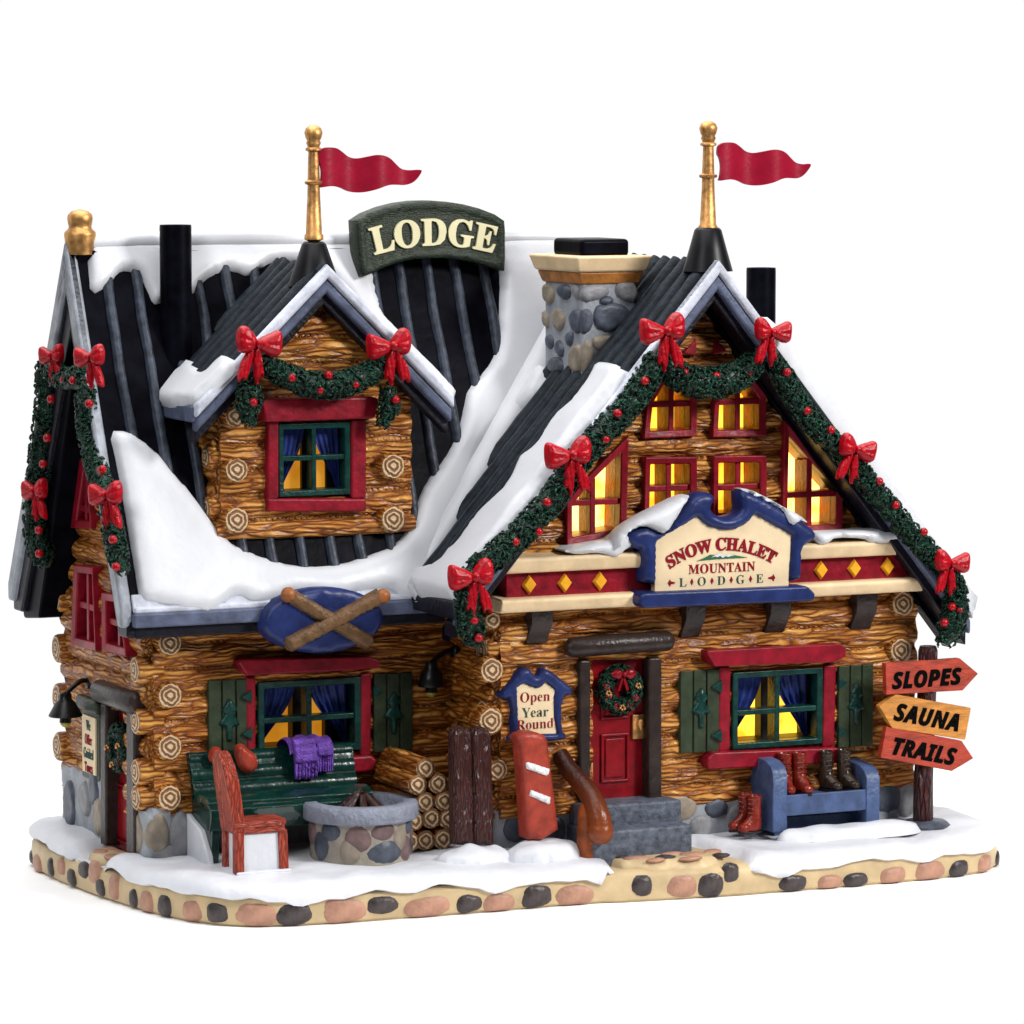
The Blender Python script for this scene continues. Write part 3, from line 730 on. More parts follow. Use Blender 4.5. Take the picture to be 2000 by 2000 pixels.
Pa = GL.uvs([(x+(38 if 2 < i < 21 else 0), y) for i, (x, y) in enumerate(R5a[:25])], c5); mb = MB(); mb.sheet(GL, smoothpoly(Pa+[GL.uv(c5(-110, 1400)), GL.uv(c5(-150, 1500)), (1.3, vbg+.0), (1.62, vbg+.0), (1.66, vbg+2), (1.6, -3.4), (1.58, Pa[0][1]-.6), (1.55, Pa[0][1]-.1)], 1), puff(.3, .2, .05, 1.1, -.02), .11, skirt=-.06)
mb.build('roof_snow', SNOW, lodge, sharp=85)
R5b = [(560, -620), (640, -500), (690, -380), (715, -100), (720, 60), (725, 120), (690, 190), (640, 260), (560, 330), (500, 385), (450, 430), (430, 480), (380, 550), (350, 610), (345, 630), (250, 740), (180, 840), (130, 920), (100, 960), (92, 1050), (40, 1140), (0, 1195), (-70, 1335), (-20, 1350), (-60, 1450), (-120, 1530), (-200, 1480), (-290, 1400), (-300, 1200), (-180, 900), (0, 500), (250, 100), (420, -300)]
snow(GL, R5b, c=c5, t=.24, w=.25, base=-.2)
# valley fill: a soft fillet of snow where the two roofs meet
def valley(z):
    y = RIDY-(RIDZ-z)*(RIDY-EY)/(RIDZ-EZ); x = XA-(ZA-z)*(XA-XLe)/(ZA-ZLe); return Vector((x, y, z))
mb = MB(); mb.tube([valley(z)+Vector((-.06, -.10, .1)) for z in np.linspace(6.15, 12.3, 14)], [.04, .12]+[.16+.012*i for i in range(12)], 12, squash=((1, -.6, 0), 1.5)); mb.build('roof_snow', SNOW, lodge)
# right slope carries snow to the back
mb = MB(); L_ = math.hypot(XRe-XA, ZRe-ZA)
mb.sheet(GR, [(-1.76, -L_+.02), (-1.76, -1.75), (-1.3, -1.4), (3.4, -1.0), (6.0, -L_+.02)], puff(.27, .16, .04, 1.3, 0.02), .2, skirt=-.1); mb.build('roof_snow', SNOW, lodge, sharp=85)
seams(GR, [((y, -2.5), (y, 0)) for y in (-1.2, -.7, -.2, .3, .8)], .3, .12, RIDGED)
# ---- rake boards
def rakes(fr, ax, az, lx, lz, rx, rz, v0, v1, h0, h1, m, parent, name='rake_board', bev=.03):
    mb = MB()
    for ex, ez in ((lx, lz), (rx, rz)):
        P = [(ax, az-v0), (ex, ez-v0), (ex, ez-v1), (ax, az-v1)]
        mb.prism(fr, P if ex > ax else P[::-1], h0, h1)
    # one mesh: the two arms meet at the apex
    return mb.build(name, m, parent, bevel=bev, seg=3)
F0 = front(0)
rakes(F0, XA, ZA+.06, XLe, ZLe+.06, XRe, ZRe+.06, 0, .27, 1.45, 1.74, TRIML, lodge, bev=.07)
rakes(F0, XA, ZA, XLe+.02, ZLe, XRe-.02, ZRe, .2, .52, 1.3, 1.66, TRIMM, lodge, bev=.07)
rakes(F0, XA, ZA, XLe+.05, ZLe, XRe-.05, ZRe, .46, .74, .9, 1.5, TRIMD, lodge)
rakes(F0, XA, ZA, XLe+.1, ZLe, XRe-.1, ZRe, .6, .85, YR*-1-.05, 1.0, BLACK, lodge)
S0 = side(0)
mb = MB()
for ey, ez in ((EY, EZ), (BKY, BKZ)):
    d_ = .42 if ey < RIDY else -.42
    P = [(-RIDY, RIDZ+.07), (-ey, ez+.07), (-ey, ez-.3), (-ey-d_*.55, ez-.3), (-RIDY, RIDZ-.8)]
    mb.prism(S0, P if -ey > -RIDY else P[::-1], -XE-.02, -XE+.22)
mb.build('rake_board', mat('mid_grey_trim', (.27, .29, .33), .42, var=.3, vs=3, bump=.3), lodge, bevel=.07, seg=3)
mb = MB()
for ey, ez in ((EY, EZ), (BKY, BKZ)):
    d_ = .42 if ey < RIDY else -.42
    P = [(-RIDY, RIDZ-.6), (-ey, ez-.2), (-ey, ez-.5), (-ey-d_*1.2, ez-.5), (-RIDY, RIDZ-1.7)]
    mb.prism(S0, P if -ey > -RIDY else P[::-1], -XE-.3, -XE+.1)
mb.build('rake_board', TRIMD, lodge, bevel=.05)
mb = MB(); mb.prism(S0, [(-RIDY, RIDZ-.5), (-RIDY, RIDZ-2.1), (-BKY+1.25, BKZ-.55), (-BKY+.3, BKZ-.65), (-BKY+.1, BKZ-.2)], -XS-.3, -XE-.02)
mb.build('soffit', BLACK, lodge, bevel=.05)
# front eave of the main roof
mb = MB(); mb.box((XE, EY-.14, EZ-.30), (XLe+.7, EY+.1, EZ-.02)); mb.build('eave_board', TRIMM, lodge, bevel=.05)
mb = MB(); mb.box((XE+.05, EY-.02, EZ-.52), (XLe+.7, EY+.35, EZ-.28)); mb.build('eave_board', TRIMD, lodge, bevel=.04)
mb = MB(); mb.box((XE+.03, EY-.09, EZ-.05), (XLe+.7, EY+.25, EZ+.1)); mb.build('eave_board', TRIML, lodge, bevel=.06)
mb = MB(); mb.rect(MF, XE+.02, vb-.02, XLe+.4, vb+.34, -.02, .05); mb.build('eave_board', TRIML, lodge, bevel=.03)
# left eave edge of the gable slope
mb = MB(); mb.box((XLe-.06, -1.6, ZLe-.36), (XLe+.12, YL, ZLe-.0)); mb.build('eave_board', TRIMD, lodge, bevel=.05)
# ------------------------------------------------------------ dormer
YD = 1.1; FD = front(YD); YF = YD-.5; FDR = front(YF)
ax_, az_ = FDR.uv(c3(440, 1035)); lx_, lz_ = FDR.uv(c1(1045, 1262)); rx_, rz_ = FDR.uv(c3(1235, 1855))
lz_ += .12
DW = [FD.uv(cf(*p)) for p in ((410, 1012), (762, 1012))]
xl, zb = DW[0]; xr = DW[1][0]
xl = FD.uv(cf(412, 900))[0]; xr = FD.uv(cf(772, 900))[0]
def dz(x): return (az_-(ax_-x)*(az_-lz_)/(ax_-lx_) if x < ax_ else az_-(x-ax_)*(az_-rz_)/(rx_-ax_))-.42
phd = FD.uv(cf(440, 935))[1]
dwin = U(FD, cf, (525, 938), (660, 938), (660, 797), (525, 797))
mb = MB(); mb.sheet(FD, [(xl, zb), (xr, zb), (xr, dz(xr)), (ax_, dz(ax_)), (xl, dz(xl))], logh(phd+.02, b=.15), .12, [inset(dwin, .03)], .045, skirt=-.1)
mb.build('dormer_wall', WX, lodge, sharp=75)
mb = MB(); mb.sheet(side(xl), [(-2.6, zb+.1), (-YD, zb+.1), (-YD, dz(xl)+.1), (-2.6, dz(xl)+.1)], logh(phd+LP/2, b=.13), .12, [], .045, skirt=-.1)
mb.build('dormer_wall', WY, lodge, sharp=75)
mb = MB(); mb.box((xl, YD+.02, zb-.0), (xr, 2.4, zb+.1)); mb.box((xr-.05, YD+.1, zb), (xr, 2.6, dz(xr))); mb.build('dormer_floor', TRIMD, lodge)
for p in (((lx_, lz_), (ax_, az_)), ((ax_+.01, az_), (rx_, rz_))):
    (xa, za), (xb, zb_) = p
    slab('dormer_roof', [(xa, YF, za), (xb, YF, zb_), (xb, 3.4, zb_), (xa, 3.4, za)], .26, BLACK)
rakes(F0, ax_, az_+.05, lx_, lz_+.05, rx_, rz_+.05, 0, .27, -YF-.1, -YF+.14, TRIML, lodge, bev=.07)
rakes(F0, ax_, az_, lx_+.02, lz_, rx_-.02, rz_, .2, .5, -YF-.2, -YF+.06, TRIMM, lodge, bev=.07)
rakes(F0, ax_, az_, lx_+.05, lz_, rx_-.05, rz_, .44, .72, -YF-.42, -YF-.1, TRIMD, lodge)
DL = Fr((ax_, 0, az_), (0, -1, 0), (ax_-lx_, 0, az_-lz_)); Ld = math.hypot(ax_-lx_, az_-lz_)
DR = Fr((ax_, 0, az_), (0, 1, 0), (-(rx_-ax_), 0, az_-rz_)); Ldr = math.hypot(rx_-ax_, az_-rz_)
seams(DL, [((-y, -Ld+.1), (-y, .03)) for y in (.85, 1.27, 1.69, 2.11, 2.53, 2.95)], .3, .14, RIDGED, wob=.03)
seams(DR, [((y, -1.8), (y, 0)) for y in (.85, 1.27, 1.69)], .28, .1, RIDGED)
snow(DL, [(1140, 735), (1120, 720), (1000, 860), (860, 1060), (810, 1130), (830, 1190), (870, 1225), (1030, 1235), (1100, 1180), (1290, 1000), (1250, 950), (1180, 1010), (1130, 1060), (1090, 1040), (1060, 980), (1035, 940), (1075, 880), (1080, 830), (1120, 790)], c=c1, t=.2, w=.18, sm=1)
mb = MB(); mb.sheet(DR, [(YF-.1, -Ldr), (YF-.1, -1.5), (YF+.3, -1.25), (YF+1.8, -1.4), (YF+1.8, -Ldr)], puff(.17, .14, .02), .1, skirt=-.05); mb.build('roof_snow', SNOW, lodge, sharp=85)
mb = MB(); mb.box((lx_-.05, YF, lz_-.3), (lx_+.1, 2.2, lz_+.02)); mb.build('eave_board', TRIMM, lodge, bevel=.05)
for x, y, r in ((447, 887, .21), (447, 982, .23), (742, 880, .23), (742, 980, .24), (445, 785, .2)):
    Q = front(YD-.32); u, v = Q.uv(cf(x, y)); log_end((u, YD-.32, v), 1, r, .42)
for y in (852, 950):
    Q = side(xl-.25); v = FD.uv(cf(440, y))[1]; log_end((xl-.2, YD+.15, v-.1), 0, .2, .35)
mb = MB(); mb.tube([FD.pt(xl-.1, zb+.1, .05), FD.pt((xl+xr)/2, zb+.08, .08), FD.pt(xr+.05, zb+.1, .05)], .17, 16); mb.build('sill_log', WX, lodge)
# ------------------------------------------------------------ chimney
cc = hit(c6(440, 1083), GL.O, GL.N); yc = cc.y; xc = cc.x
FC = front(yc); SCH = side(xc)
ct = FC.uv(c6(428, 490))[1]; xc2 = FC.uv(c6(782, 600))[0]; yc2 = -SCH.uv(c6(205, 700))[0]
chm = MB(); chm.box((xc, yc, 7.8), (xc2, yc2, ct)); CH = chm.build('chimney', MORT, lodge, bevel=.06, seg=3)
def band(z0, z1, o0, o1, m, name, bev=.04):
    mb = MB(); P = [(xc-o0, yc-o0), (xc2+o0, yc-o0), (xc2+o0, yc2+o0), (xc-o0, yc2+o0)]; T = [(xc-o1, yc-o1), (xc2+o1, yc-o1), (xc2+o1, yc2+o1), (xc-o1, yc2+o1)]
    mb.prism(ground(0), P, z0, z1, T); return mb.build(name, m, CH, bevel=bev, seg=3)
zz_ = [FC.uv(c6(428, y))[1] for y in (495, 425, 412, 345)]
band(zz_[0]-.02, zz_[1], .04, .12, OCHRE, 'trim'); band(zz_[1]+.0, zz_[2]+.28, .16, .26, CREAM, 'cap', .06)
ztop = zz_[2]+.28
mb = MB(); mb.box((xc+.08, yc+.2, ztop-.02), (xc2-.05, yc2-.2, ztop+.32)); mb.build('flue', BLACK, CH, bevel=.08, seg=3)
def stones(fr, c, L, parent, h=.0, t=.09):
    for pts, m in L:
        P = smoothpoly(inset(fr.uvs(pts, c), -.035), 2); s_ = MB(); s_.sheet(fr, P, lambda u, v, d: h-.03+(t+.03)*np.sqrt(1-(1-np.clip(d/.09, 0, 1))**2), .06, skirt=h-.05); s_.build('stone', m, parent, sharp=80)
stones(FC, c6, [([(440, 510), (590, 500), (610, 560), (520, 600), (440, 610)], ST_M), ([(655, 490), (775, 480), (785, 610), (700, 600), (655, 560)], ST_M), ([(530, 640), (600, 620), (700, 630), (745, 690), (700, 760), (600, 800), (530, 770), (515, 700)], ST_D),
                ([(440, 660), (490, 660), (510, 720), (480, 800), (440, 810)], ST_D), ([(510, 830), (620, 820), (635, 860), (560, 930), (515, 890)], ST_T), ([(450, 850), (500, 860), (510, 980), (470, 1060), (445, 1060)], ST_T), ([(545, 600), (605, 570), (640, 600), (590, 640)], ST_D)], CH)
stones(SCH, c6, [([(205, 500), (250, 500), (275, 560), (250, 630), (210, 600)], ST_T), ([(290, 510), (370, 505), (370, 590), (310, 590)], ST_D), ([(205, 660), (235, 700), (230, 780), (205, 740)], ST_T), ([(300, 650), (340, 700), (325, 780), (290, 790), (260, 730), (265, 670)], ST_T),
                 ([(380, 670), (435, 655), (435, 805), (395, 800), (370, 720)], ST_D), ([(225, 810), (265, 840), (260, 900), (228, 900)], ST_D), ([(300, 850), (330, 900), (320, 960), (285, 930), (285, 870)], ST_D), ([(345, 820), (385, 790), (385, 870), (360, 890)], ST_D),
                 ([(240, 960), (320, 970), (325, 1040), (290, 1060), (240, 1050)], ST_D), ([(360, 930), (435, 850), (435, 1070), (380, 1040)], ST_T), ([(385, 505), (428, 510), (430, 590), (395, 580)], ST_M)], CH)
# ------------------------------------------------------------ stovepipes
def pipe(px, r, ytop, y0, zb):
    Q = front(y0); u, v = Q.uv(cf(px, ytop)); mb = MB()
    mb.lathe((u, y0, 0), [(r, zb), (r*1.02, v-.06), (r, v), (r*.82, v), (r*.8, v-.25)], 28); return mb.build('stovepipe', BLACK, lodge, org=(u, y0, v), sharp=50)
hp = hit(cf(331, 660), MF.O, MF.N); pipe(331, .305, 424, hp.y+.1, 7.5)
pipe(1436, .30, 505, 2.4, 6)
# ------------------------------------------------------------ flagpoles
BLKG = mat('glossy_black_paint', (.003, .003, .005), .38, var=.3, bump=.0, spec=.2)
def flagpole(label, c, base_px, cols, flagpts, y0, ridge_z):
    (bl, br, tl, tr, yb, yt) = base_px; Q = front(y0)
    f = lambda x, y: Q.uv(c(x, y))
    cx = f((bl+br)/2, yb)[0]; t = thing('flagpole', label, 'flagpole', (cx, y0, f(0, yb)[1]), 'gold flagpoles with red pennants')
    mb = MB(); w0 = (f(br, yb)[0]-f(bl, yb)[0])/2*.86; w1 = (f(tr, yt)[0]-f(tl, yt)[0])/2*.86; zb_, zt_ = f(0, yb)[1], f(0, yt)[1]
    w0 *= .92; w1 *= .95; sl = (w0-w1)/(zt_-zb_); mb.lathe((cx, y0, 0), [(w0+sl*.4, zb_-.4), (w0, zb_), (w1+.02, zt_-.05), (w1-.03, zt_)], 28)
    mb.build('base', BLKG, t, sharp=50)
    prof = [((f(x+r, y)[0]-f(x-r, y)[0])/2, f(x, y)[1]) for x, y, r in cols]; mb = MB(); mb.lathe((cx, y0, 0), prof, 24); mb.build('pole', GOLD, t, sharp=60)
    P = [f(x, y) for x, y in flagpts]; mb = MB()
    P = smoothpoly(P, 2); u0 = min(p[0] for p in P)
    mb.sheet(Q, P, lambda u, v, d: .09*np.sin((u-u0)*5.6+.6)+.035, .08)
    k = len(mb.v); mb.v += [v+Vector((0, .07, 0)) for v in mb.v[:k]]; fs = list(mb.f); mb.f += [tuple(k+i for i in q[::-1]) for q in fs]
    cnt = {}
    for q in fs:
        for i in range(3): cnt[(q[i], q[(i+1) % 3])] = 1
    for (a, b_) in list(cnt):
        if (b_, a) not in cnt: mb.f.append((b_, a, k+a, k+b_))
    mb.mi = [0]*len(mb.f)
    mb.build('pennant', FLAG, t, sharp=50)
    return t
FLAG = mat('red_pennant_paint', (.27, .004, .022), .35, var=.12, bump=.1)
cols3 = [(339, 1000, 22), (338, 880, 22), (353, 862, 56), (353, 835, 56), (353, 825, 48), (348, 600, 38), (345, 520, 36), (345, 512, 52), (342, 498, 54), (342, 488, 36), (340, 310, 31), (340, 302, 48), (338, 290, 48), (338, 280, 34), (338, 255, 44), (336, 240, 38), (337, 225, 46), (337, 190, 54), (337, 160, 44), (337, 145, 22), (337, 141, 2)]
flagpole('gold flagpole with red pennant above the small dormer beside the green sign', c3, (222, 508, 272, 432, 1030, 880), cols3,
         [(388, 285), (490, 281), (545, 310), (590, 345), (640, 355), (700, 340), (760, 326), (830, 345), (880, 385), (920, 420), (970, 428), (1030, 421), (1038, 435), (1000, 500), (950, 522), (890, 518), (820, 518), (740, 550), (660, 570), (590, 562), (530, 535), (470, 525), (425, 530), (385, 538), (395, 515), (402, 440), (392, 380), (378, 360)], YF+.5, 0)
dx = 2430-339+0  # the second pole is the same piece a little farther right
def f2(p): return (1338*1.0352+(p[0]-338)*.31056*.955, 228*1.0352+(p[1]-141)*.31056*.955)
ID = lambda x, y: (x, y)
g2 = lambda x, y: f2((x, y))
flagpole('gold flagpole with red pennant at the peak of the tall right gable', ID, (*[1000+v*.31056 for v in (1095, 1368, 1145, 1318)], 400+352*.31056, 400+195*.31056),
         [(*f2((x, y)), r*.31056*.955) for x, y, r in cols3], [f2(p) for p in
         [(388, 285), (490, 281), (545, 310), (590, 345), (640, 355), (700, 340), (760, 326), (830, 345), (880, 385), (920, 420), (970, 428), (1000, 421), (1008, 435), (970, 500), (930, 522), (880, 518), (810, 518), (740, 550), (660, 570), (590, 562), (530, 535), (470, 525), (425, 530), (385, 538), (395, 515), (402, 440), (392, 380), (378, 360)]], -1.05, 0)
# gold finial on the left ridge end
Q = side(XE-.05); fy = RIDY
t = thing('roof_finial', 'stubby gold painted finial on the left end of the main ridge', 'finial', (XE+.12, RIDY, RIDZ))
mb = MB(); cols1 = [(465, 405, 80), (465, 350, 82), (468, 300, 88), (470, 285, 86), (468, 268, 66), (466, 255, 62), (465, 240, 66), (466, 210, 70), (466, 190, 66), (468, 172, 45), (468, 162, 4)]
Q = front(RIDY)
mb.lathe((XE+.12, RIDY, 0), [(r*.36232/100*.98, Q.uv(c1(x, y))[1]) for x, y, r in cols1], 24); mb.build('knob', GOLD, t, sharp=70)
# ------------------------------------------------------------ big green sign on the ridge
t = thing('lodge_sign', 'arched olive green sign with cream letters standing on the roof ridge', 'sign', (-1.2, 3.0, 12))
YS = 2.9; Q = front(YS)
outer = [(668, 1098), (650, 1000), (640, 900), (632, 745), (700, 700), (800, 660), (900, 634), (1000, 620), (1100, 617), (1200, 625), (1300, 640), (1400, 666), (1500, 704), (1560, 745), (1566, 800), (1566, 950), (1562, 1060), (1500, 1040), (1400, 1010), (1300, 990), (1200, 980), (1100, 980), (1000, 985), (900, 1005), (800, 1040), (740, 1070)]
mb = MB(); P = Q.uvs(outer, c3); mb.sheet(Q, P, lambda u, v, d: .0+.05*np.clip(d/.05, 0, 1)-.05*np.clip((d-.12)/.04, 0, 1)+.004*nz(u, v, 9), .07, skirt=-.42)
mb.build('board', SIGNG, t, sharp=60)
Pc = Q.uvs([(1115, 850)], c3)[0]
text(serif('LODGE'), Q, Q.uv(c3(1117, 850))[0], Q.uv(c3(1117, 815))[1]+.0, .765, .0, .05, LETC, 'letters', t, bend=.095, sx=1.0, off=.012, space=1.03)
# ------------------------------------------------------------ windows and doors
REV = mat('dark_amber_reveal', (.27, .045, .004), .3, var=.5, vs=3, bump=.3)
DARKR = mat('dark_red_reveal', (.05, .004, .006), .4, var=.4, bump=.2)
G1 = glow('lit_yellow_pane', (1, .6, .05), 2.2, (1, .36, .015), 2.2)
G2 = glow('bright_yellow_pane', (1, .74, .2), 3.2, (1, .5, .04), 2.0)
G3 = glow('amber_pane', (1, .42, .03), .55, (.8, .28, .01), 1.6)
GOFF = mat('unlit_dark_pane', (.03, .005, .004), .2, var=.6, bump=.1)
def cross(mb, fr, poly, u, v, w, h0, h1):
    if u is not None:
        a, b_ = clipline(poly, (u, poly[0][1]), (0, 1)); mb.bar(fr, a, b_, w, h0, h1)
    if v is not None:
        a, b_ = clipline(poly, (poly[0][0], v), (1, 0)); mb.bar(fr, a, b_, w, h0+.006, h1-.012)
def redwin(fr, poly, pane, u=None, v=None, w=.14, h1=.29, tun=.46, rev=REV, name='gable_window', label=None, mw=.12):
    mb = MB(); inn = inset(poly, w); mb.ring(fr, poly, inn, -.05, h1, h1-.05)
    o = mb.build(name, RED, lodge, bevel=.03, label=label)
    m2 = MB(); cross(m2, fr, inset(poly, w-.02), u, v, mw, -.02, h1-.1)
    if m2.v: m2.build('muntin', RED, o, bevel=.02)
    m5 = MB(); cross(m5, fr, inset(poly, w+.005), u, v, mw*.8, -tun*.75, -.02)
    if m5.v: m5.build('muntin', rev, o, smooth=False)
    m3 = MB(); k = len(inn)
    m3.add([fr.pt(*p, 0.02) for p in inn]+[fr.pt(*p, -tun) for p in inn], [(i, (i+1) % k, k+(i+1) % k, k+i) for i in range(k)]); m3.build('reveal', rev, o, smooth=False)
    m4 = MB(); m4.add([fr.pt(*p, -tun+.01) for p in inn], [tuple(range(k))]); m4.build('pane', pane, o, smooth=False)
    return o
def cen(p): us_ = [q[0] for q in p]; vs_ = [q[1] for q in p]; return (min(us_)+max(us_))/2, (min(vs_)+max(vs_))/2
WF = front(YR)
for k in 'abcdef':
    p = win_red[k]; cu, cv = cen(p)
    if k == 'a': cu += .06; cv = WF.uv(c6(950, 1250))[1]
    if k == 'b': cv = WF.uv(c6(1390, 1235))[1]
    if k == 'c': cv = WF.uv(c6(950, 1778))[1]
    if k == 'd': cv = WF.uv(c6(1390, 1770))[1]
    if k == 'e': cu, cv = WF.uv(c5(965, 900))
    if k == 'f': cu, cv = WF.uv(c7(715, 690))
    redwin(WF, p, G2 if k in 'ef' else G1, cu, cv, label={'e': 'tall lit window with a slanted top left side', 'f': 'tall lit window with a slanted top right side'}.get(k))
for k in 'gh':
    mb = MB(); mb.prism(WF, win_red[k][::-1], .0, .22); mb.build('gable_window', RED, lodge, bevel=.03, label='small solid red triangle above the swag')
def planks(fr, rect, n, h0, h1, m, name, parent, label=None):
    (u0, v0, u1, v1) = rect; mb = MB(); w = (u1-u0)/n
    mb.rect(fr, u0+.01, v0+.01, u1-.01, v1-.01, h0, h1-.045)
    for i in range(n): mb.rect(fr, u0+w*i+.012, v0, u0+w*(i+1)-.012, v1, h0, h1)
    return mb.build(name, m, parent, bevel=.02, label=label)
def curtwin(fr, rect, pane, parent_part, W=.13, mw=.11, h=.14, u=None, v=None, dep=1.0):
    u0, v0, u1, v1 = rect; P = [(u0, v0), (u1, v0), (u1, v1), (u0, v1)]; inn = inset(P, W)
    mb = MB(); mb.ring(fr, P, inn, -.1, h, h-.02); o = mb.build('window', DGREEN, parent_part, bevel=.03)
    cu = (u0+u1)/2 if u is None else u; cv = v0+(v1-v0)*.47 if v is None else v
    m2 = MB(); cross(m2, fr, inset(P, W-.02), cu, cv, mw, -.1, h-.04); m2.build('muntin', DGREEN, o, bevel=.02)
    m5 = MB(); m5.bar(fr, (cu, inn[0][1]), (cu, inn[2][1]), mw*(2.6 if pane is G3 else 1.7), -.55*dep, -.3*dep)
    if pane is G3: m5.rect(fr, cu+(inn[1][0]-cu)*.62, inn[0][1], inn[1][0]+.25, inn[2][1], -.57*dep, -.4*dep)
    m5.build('post', REV_D, o, smooth=False)
    m3 = MB(); m3.add([fr.pt(*p, -.02) for p in inn]+[fr.pt(*p, -.6*dep) for p in inn], [(i, (i+1) % 4, 4+(i+1) % 4, 4+i) for i in range(4)]); m3.build('reveal', REV_D, o, smooth=False)
    m4 = MB(); m4.add([fr.pt(*p, -.59*dep) for p in inn], [(0, 1, 2, 3)]); m4.build('pane', pane, o, smooth=False)
    # curtains drawn to the sides, hanging in folds
    (a0, b0), (a1, _), (_, b1), _ = inn; W2 = (a1-a0)/2
    for sgn in (-1, 1):
        mb = MB(); R, Cn = 22, 22; vs = []
        for j in range(R+1):
            t = j/R; vv = b1-(b1-b0)*t
            wd = W2*(.86-.72*t**1.1+.06*math.sin(t*5))
            for i in range(Cn+1):
                s_ = i/Cn; ux_ = (a0 if sgn < 0 else a1)-sgn*s_*wd
                vs.append(fr.pt(ux_, vv, -.2*dep-.02+.05*dep**.5*math.sin(s_*26+t*1.5)*(.6+.4*t)))
        mb.add(vs, [(j*(Cn+1)+i, j*(Cn+1)+i+1, (j+1)*(Cn+1)+i+1, (j+1)*(Cn+1)+i) for j in range(R) for i in range(Cn)])
        mb.build('curtain', CURT, o, sharp=80)
    return o
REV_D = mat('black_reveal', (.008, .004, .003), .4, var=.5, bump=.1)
def beam(fr, pts, c, h0, h1, m, name, parent, bev=.05, label=None):
    mb = MB(); P = fr.uvs(pts, c)
    a = sum(P[i][0]*P[(i+1) % len(P)][1]-P[(i+1) % len(P)][0]*P[i][1] for i in range(len(P)))
    mb.prism(fr, P if a > 0 else P[::-1], h0, h1); return mb.build(name, m, parent, bevel=bev, seg=3, label=label)
def bb(P): return (min(p[0] for p in P), min(p[1] for p in P), max(p[0] for p in P), max(p[1] for p in P))
# right window
Q1 = front(YR-.2)
curtwin(WF, bb(U(front(YR-.12), c8, (462, 830), (930, 400))), G1, lodge, h=.27)
beam(Q1, [(400, 845), (460, 840), (465, 400), (405, 400)], c8, -.25, .06, RED, 'window_post', lodge)
beam(Q1, [(935, 820), (1000, 815), (1010, 390), (945, 390)], c8, -.25, .06, RED, 'window_post', lodge)
beam(front(YR-.45), [(345, 330), (385, 402), (1010, 378), (1062, 350), (1062, 300), (1030, 285), (350, 320)], c8, -.5, .02, RED, 'window_lintel', lodge, .07)
beam(front(YR-.4), [(345, 915), (355, 935), (1040, 900), (1045, 830), (1010, 820), (385, 845), (350, 875)], c8, -.45, .02, RED, 'window_sill', lodge, .07)
TREE = [(300, 508), (345, 580), (322, 590), (352, 650), (315, 662), (313, 732), (284, 732), (282, 665), (243, 648), (277, 590), (256, 582)]
def shutter(fr, rect, tree_c, tr, flip=False, tris=(), label=None):
    o = planks(fr, rect, 3, -.12, .12, SHUT, 'shutter', lodge, label)
    P = fr.uvs(TREE, c8); cu = sum(p[0] for p in P)/len(P); cv = sum(p[1] for p in P)/len(P)
    P = [(tree_c[0]+(p[0]-cu)*tr, tree_c[1]+(p[1]-cv)) for p in P]
    m2 = MB(); m2.sheet(fr, P, lambda u, v, d: .1+.09*np.sqrt(1-(1-np.clip(d/.07, 0, 1))**2), .05, skirt=.05); m2.build('tree_emblem', DGREEN, o, sharp=80)
    for (eu, ev, du) in tris:
        m2 = MB(); T = [(eu, ev-.13), (eu, ev+.13), (eu+du, ev)]; m2.prism(fr, T if du < 0 else T[::-1], .08, .19); m2.build('hinge', DGREEN, o, bevel=.02)
    return o
Qs = front(YR-.12)
r1 = bb(U(Qs, c8, (192, 850), (400, 410))); r2 = bb(U(Qs, c8, (1008, 820), (1195, 385)))
shutter(Qs, r1, Qs.uv(c8(300, 618)), 1, tris=[(r1[2]+.02, r1[3]-.35, -.24), (r1[2]+.02, r1[1]+.32, -.24)], label='shutter left of the right hand window')
shutter(Qs, r2, Qs.uv(c8(1100, 598)), .9, tris=[(r2[0]-.02, r2[3]-.35, .22), (r2[0]-.02, r2[1]+.32, .22)], label='shutter right of the right hand window')
# left window
LF = front(YL)
curtwin(LF, bb(U(front(YL-.12), c4, (0, 900), (552, 468))), G3, lodge, h=.27, W=.14)
LQ = front(YL-.2)
beam(LQ, [(-55, 960), (-5, 955), (-5, 470), (-60, 475)], c4, -.25, .06, RED, 'window_post', lodge)
beam(LQ, [(555, 900), (615, 900), (620, 450), (558, 455)], c4, -.25, .06, RED, 'window_post', lodge)
beam(front(YL-.45), [(1283, 670), (1330, 745), (1932, 715), (2050, 700), (2050, 660), (1990, 640), (1300, 655)], c2, -.5, .02, RED, 'window_lintel', lodge, .07)
beam(front(YL-.35), [(480, 1000), (640, 985), (655, 920), (620, 895), (480, 905), (-60, 925), (-60, 1010)], c4, -.4, .02, RED, 'window_sill', lodge, .07)
Qs = front(YL-.12)
r1 = bb(U(Qs, c2, (1112, 1190), (1335, 755))); r2 = bb(U(Qs, c4, (622, 880), (835, 445)))
shutter(Qs, r1, Qs.uv(c2(1225, 985)), 1, tris=[(r1[2]+.02, r1[3]-.35, -.22), (r1[2]+.02, r1[1]+.45, -.22)], label='shutter left of the left wing window')
shutter(Qs, r2, Qs.uv(c4(730, 670)), 1, tris=[(r2[0]-.02, r2[3]-.35, .22)], label='shutter right of the left wing window')
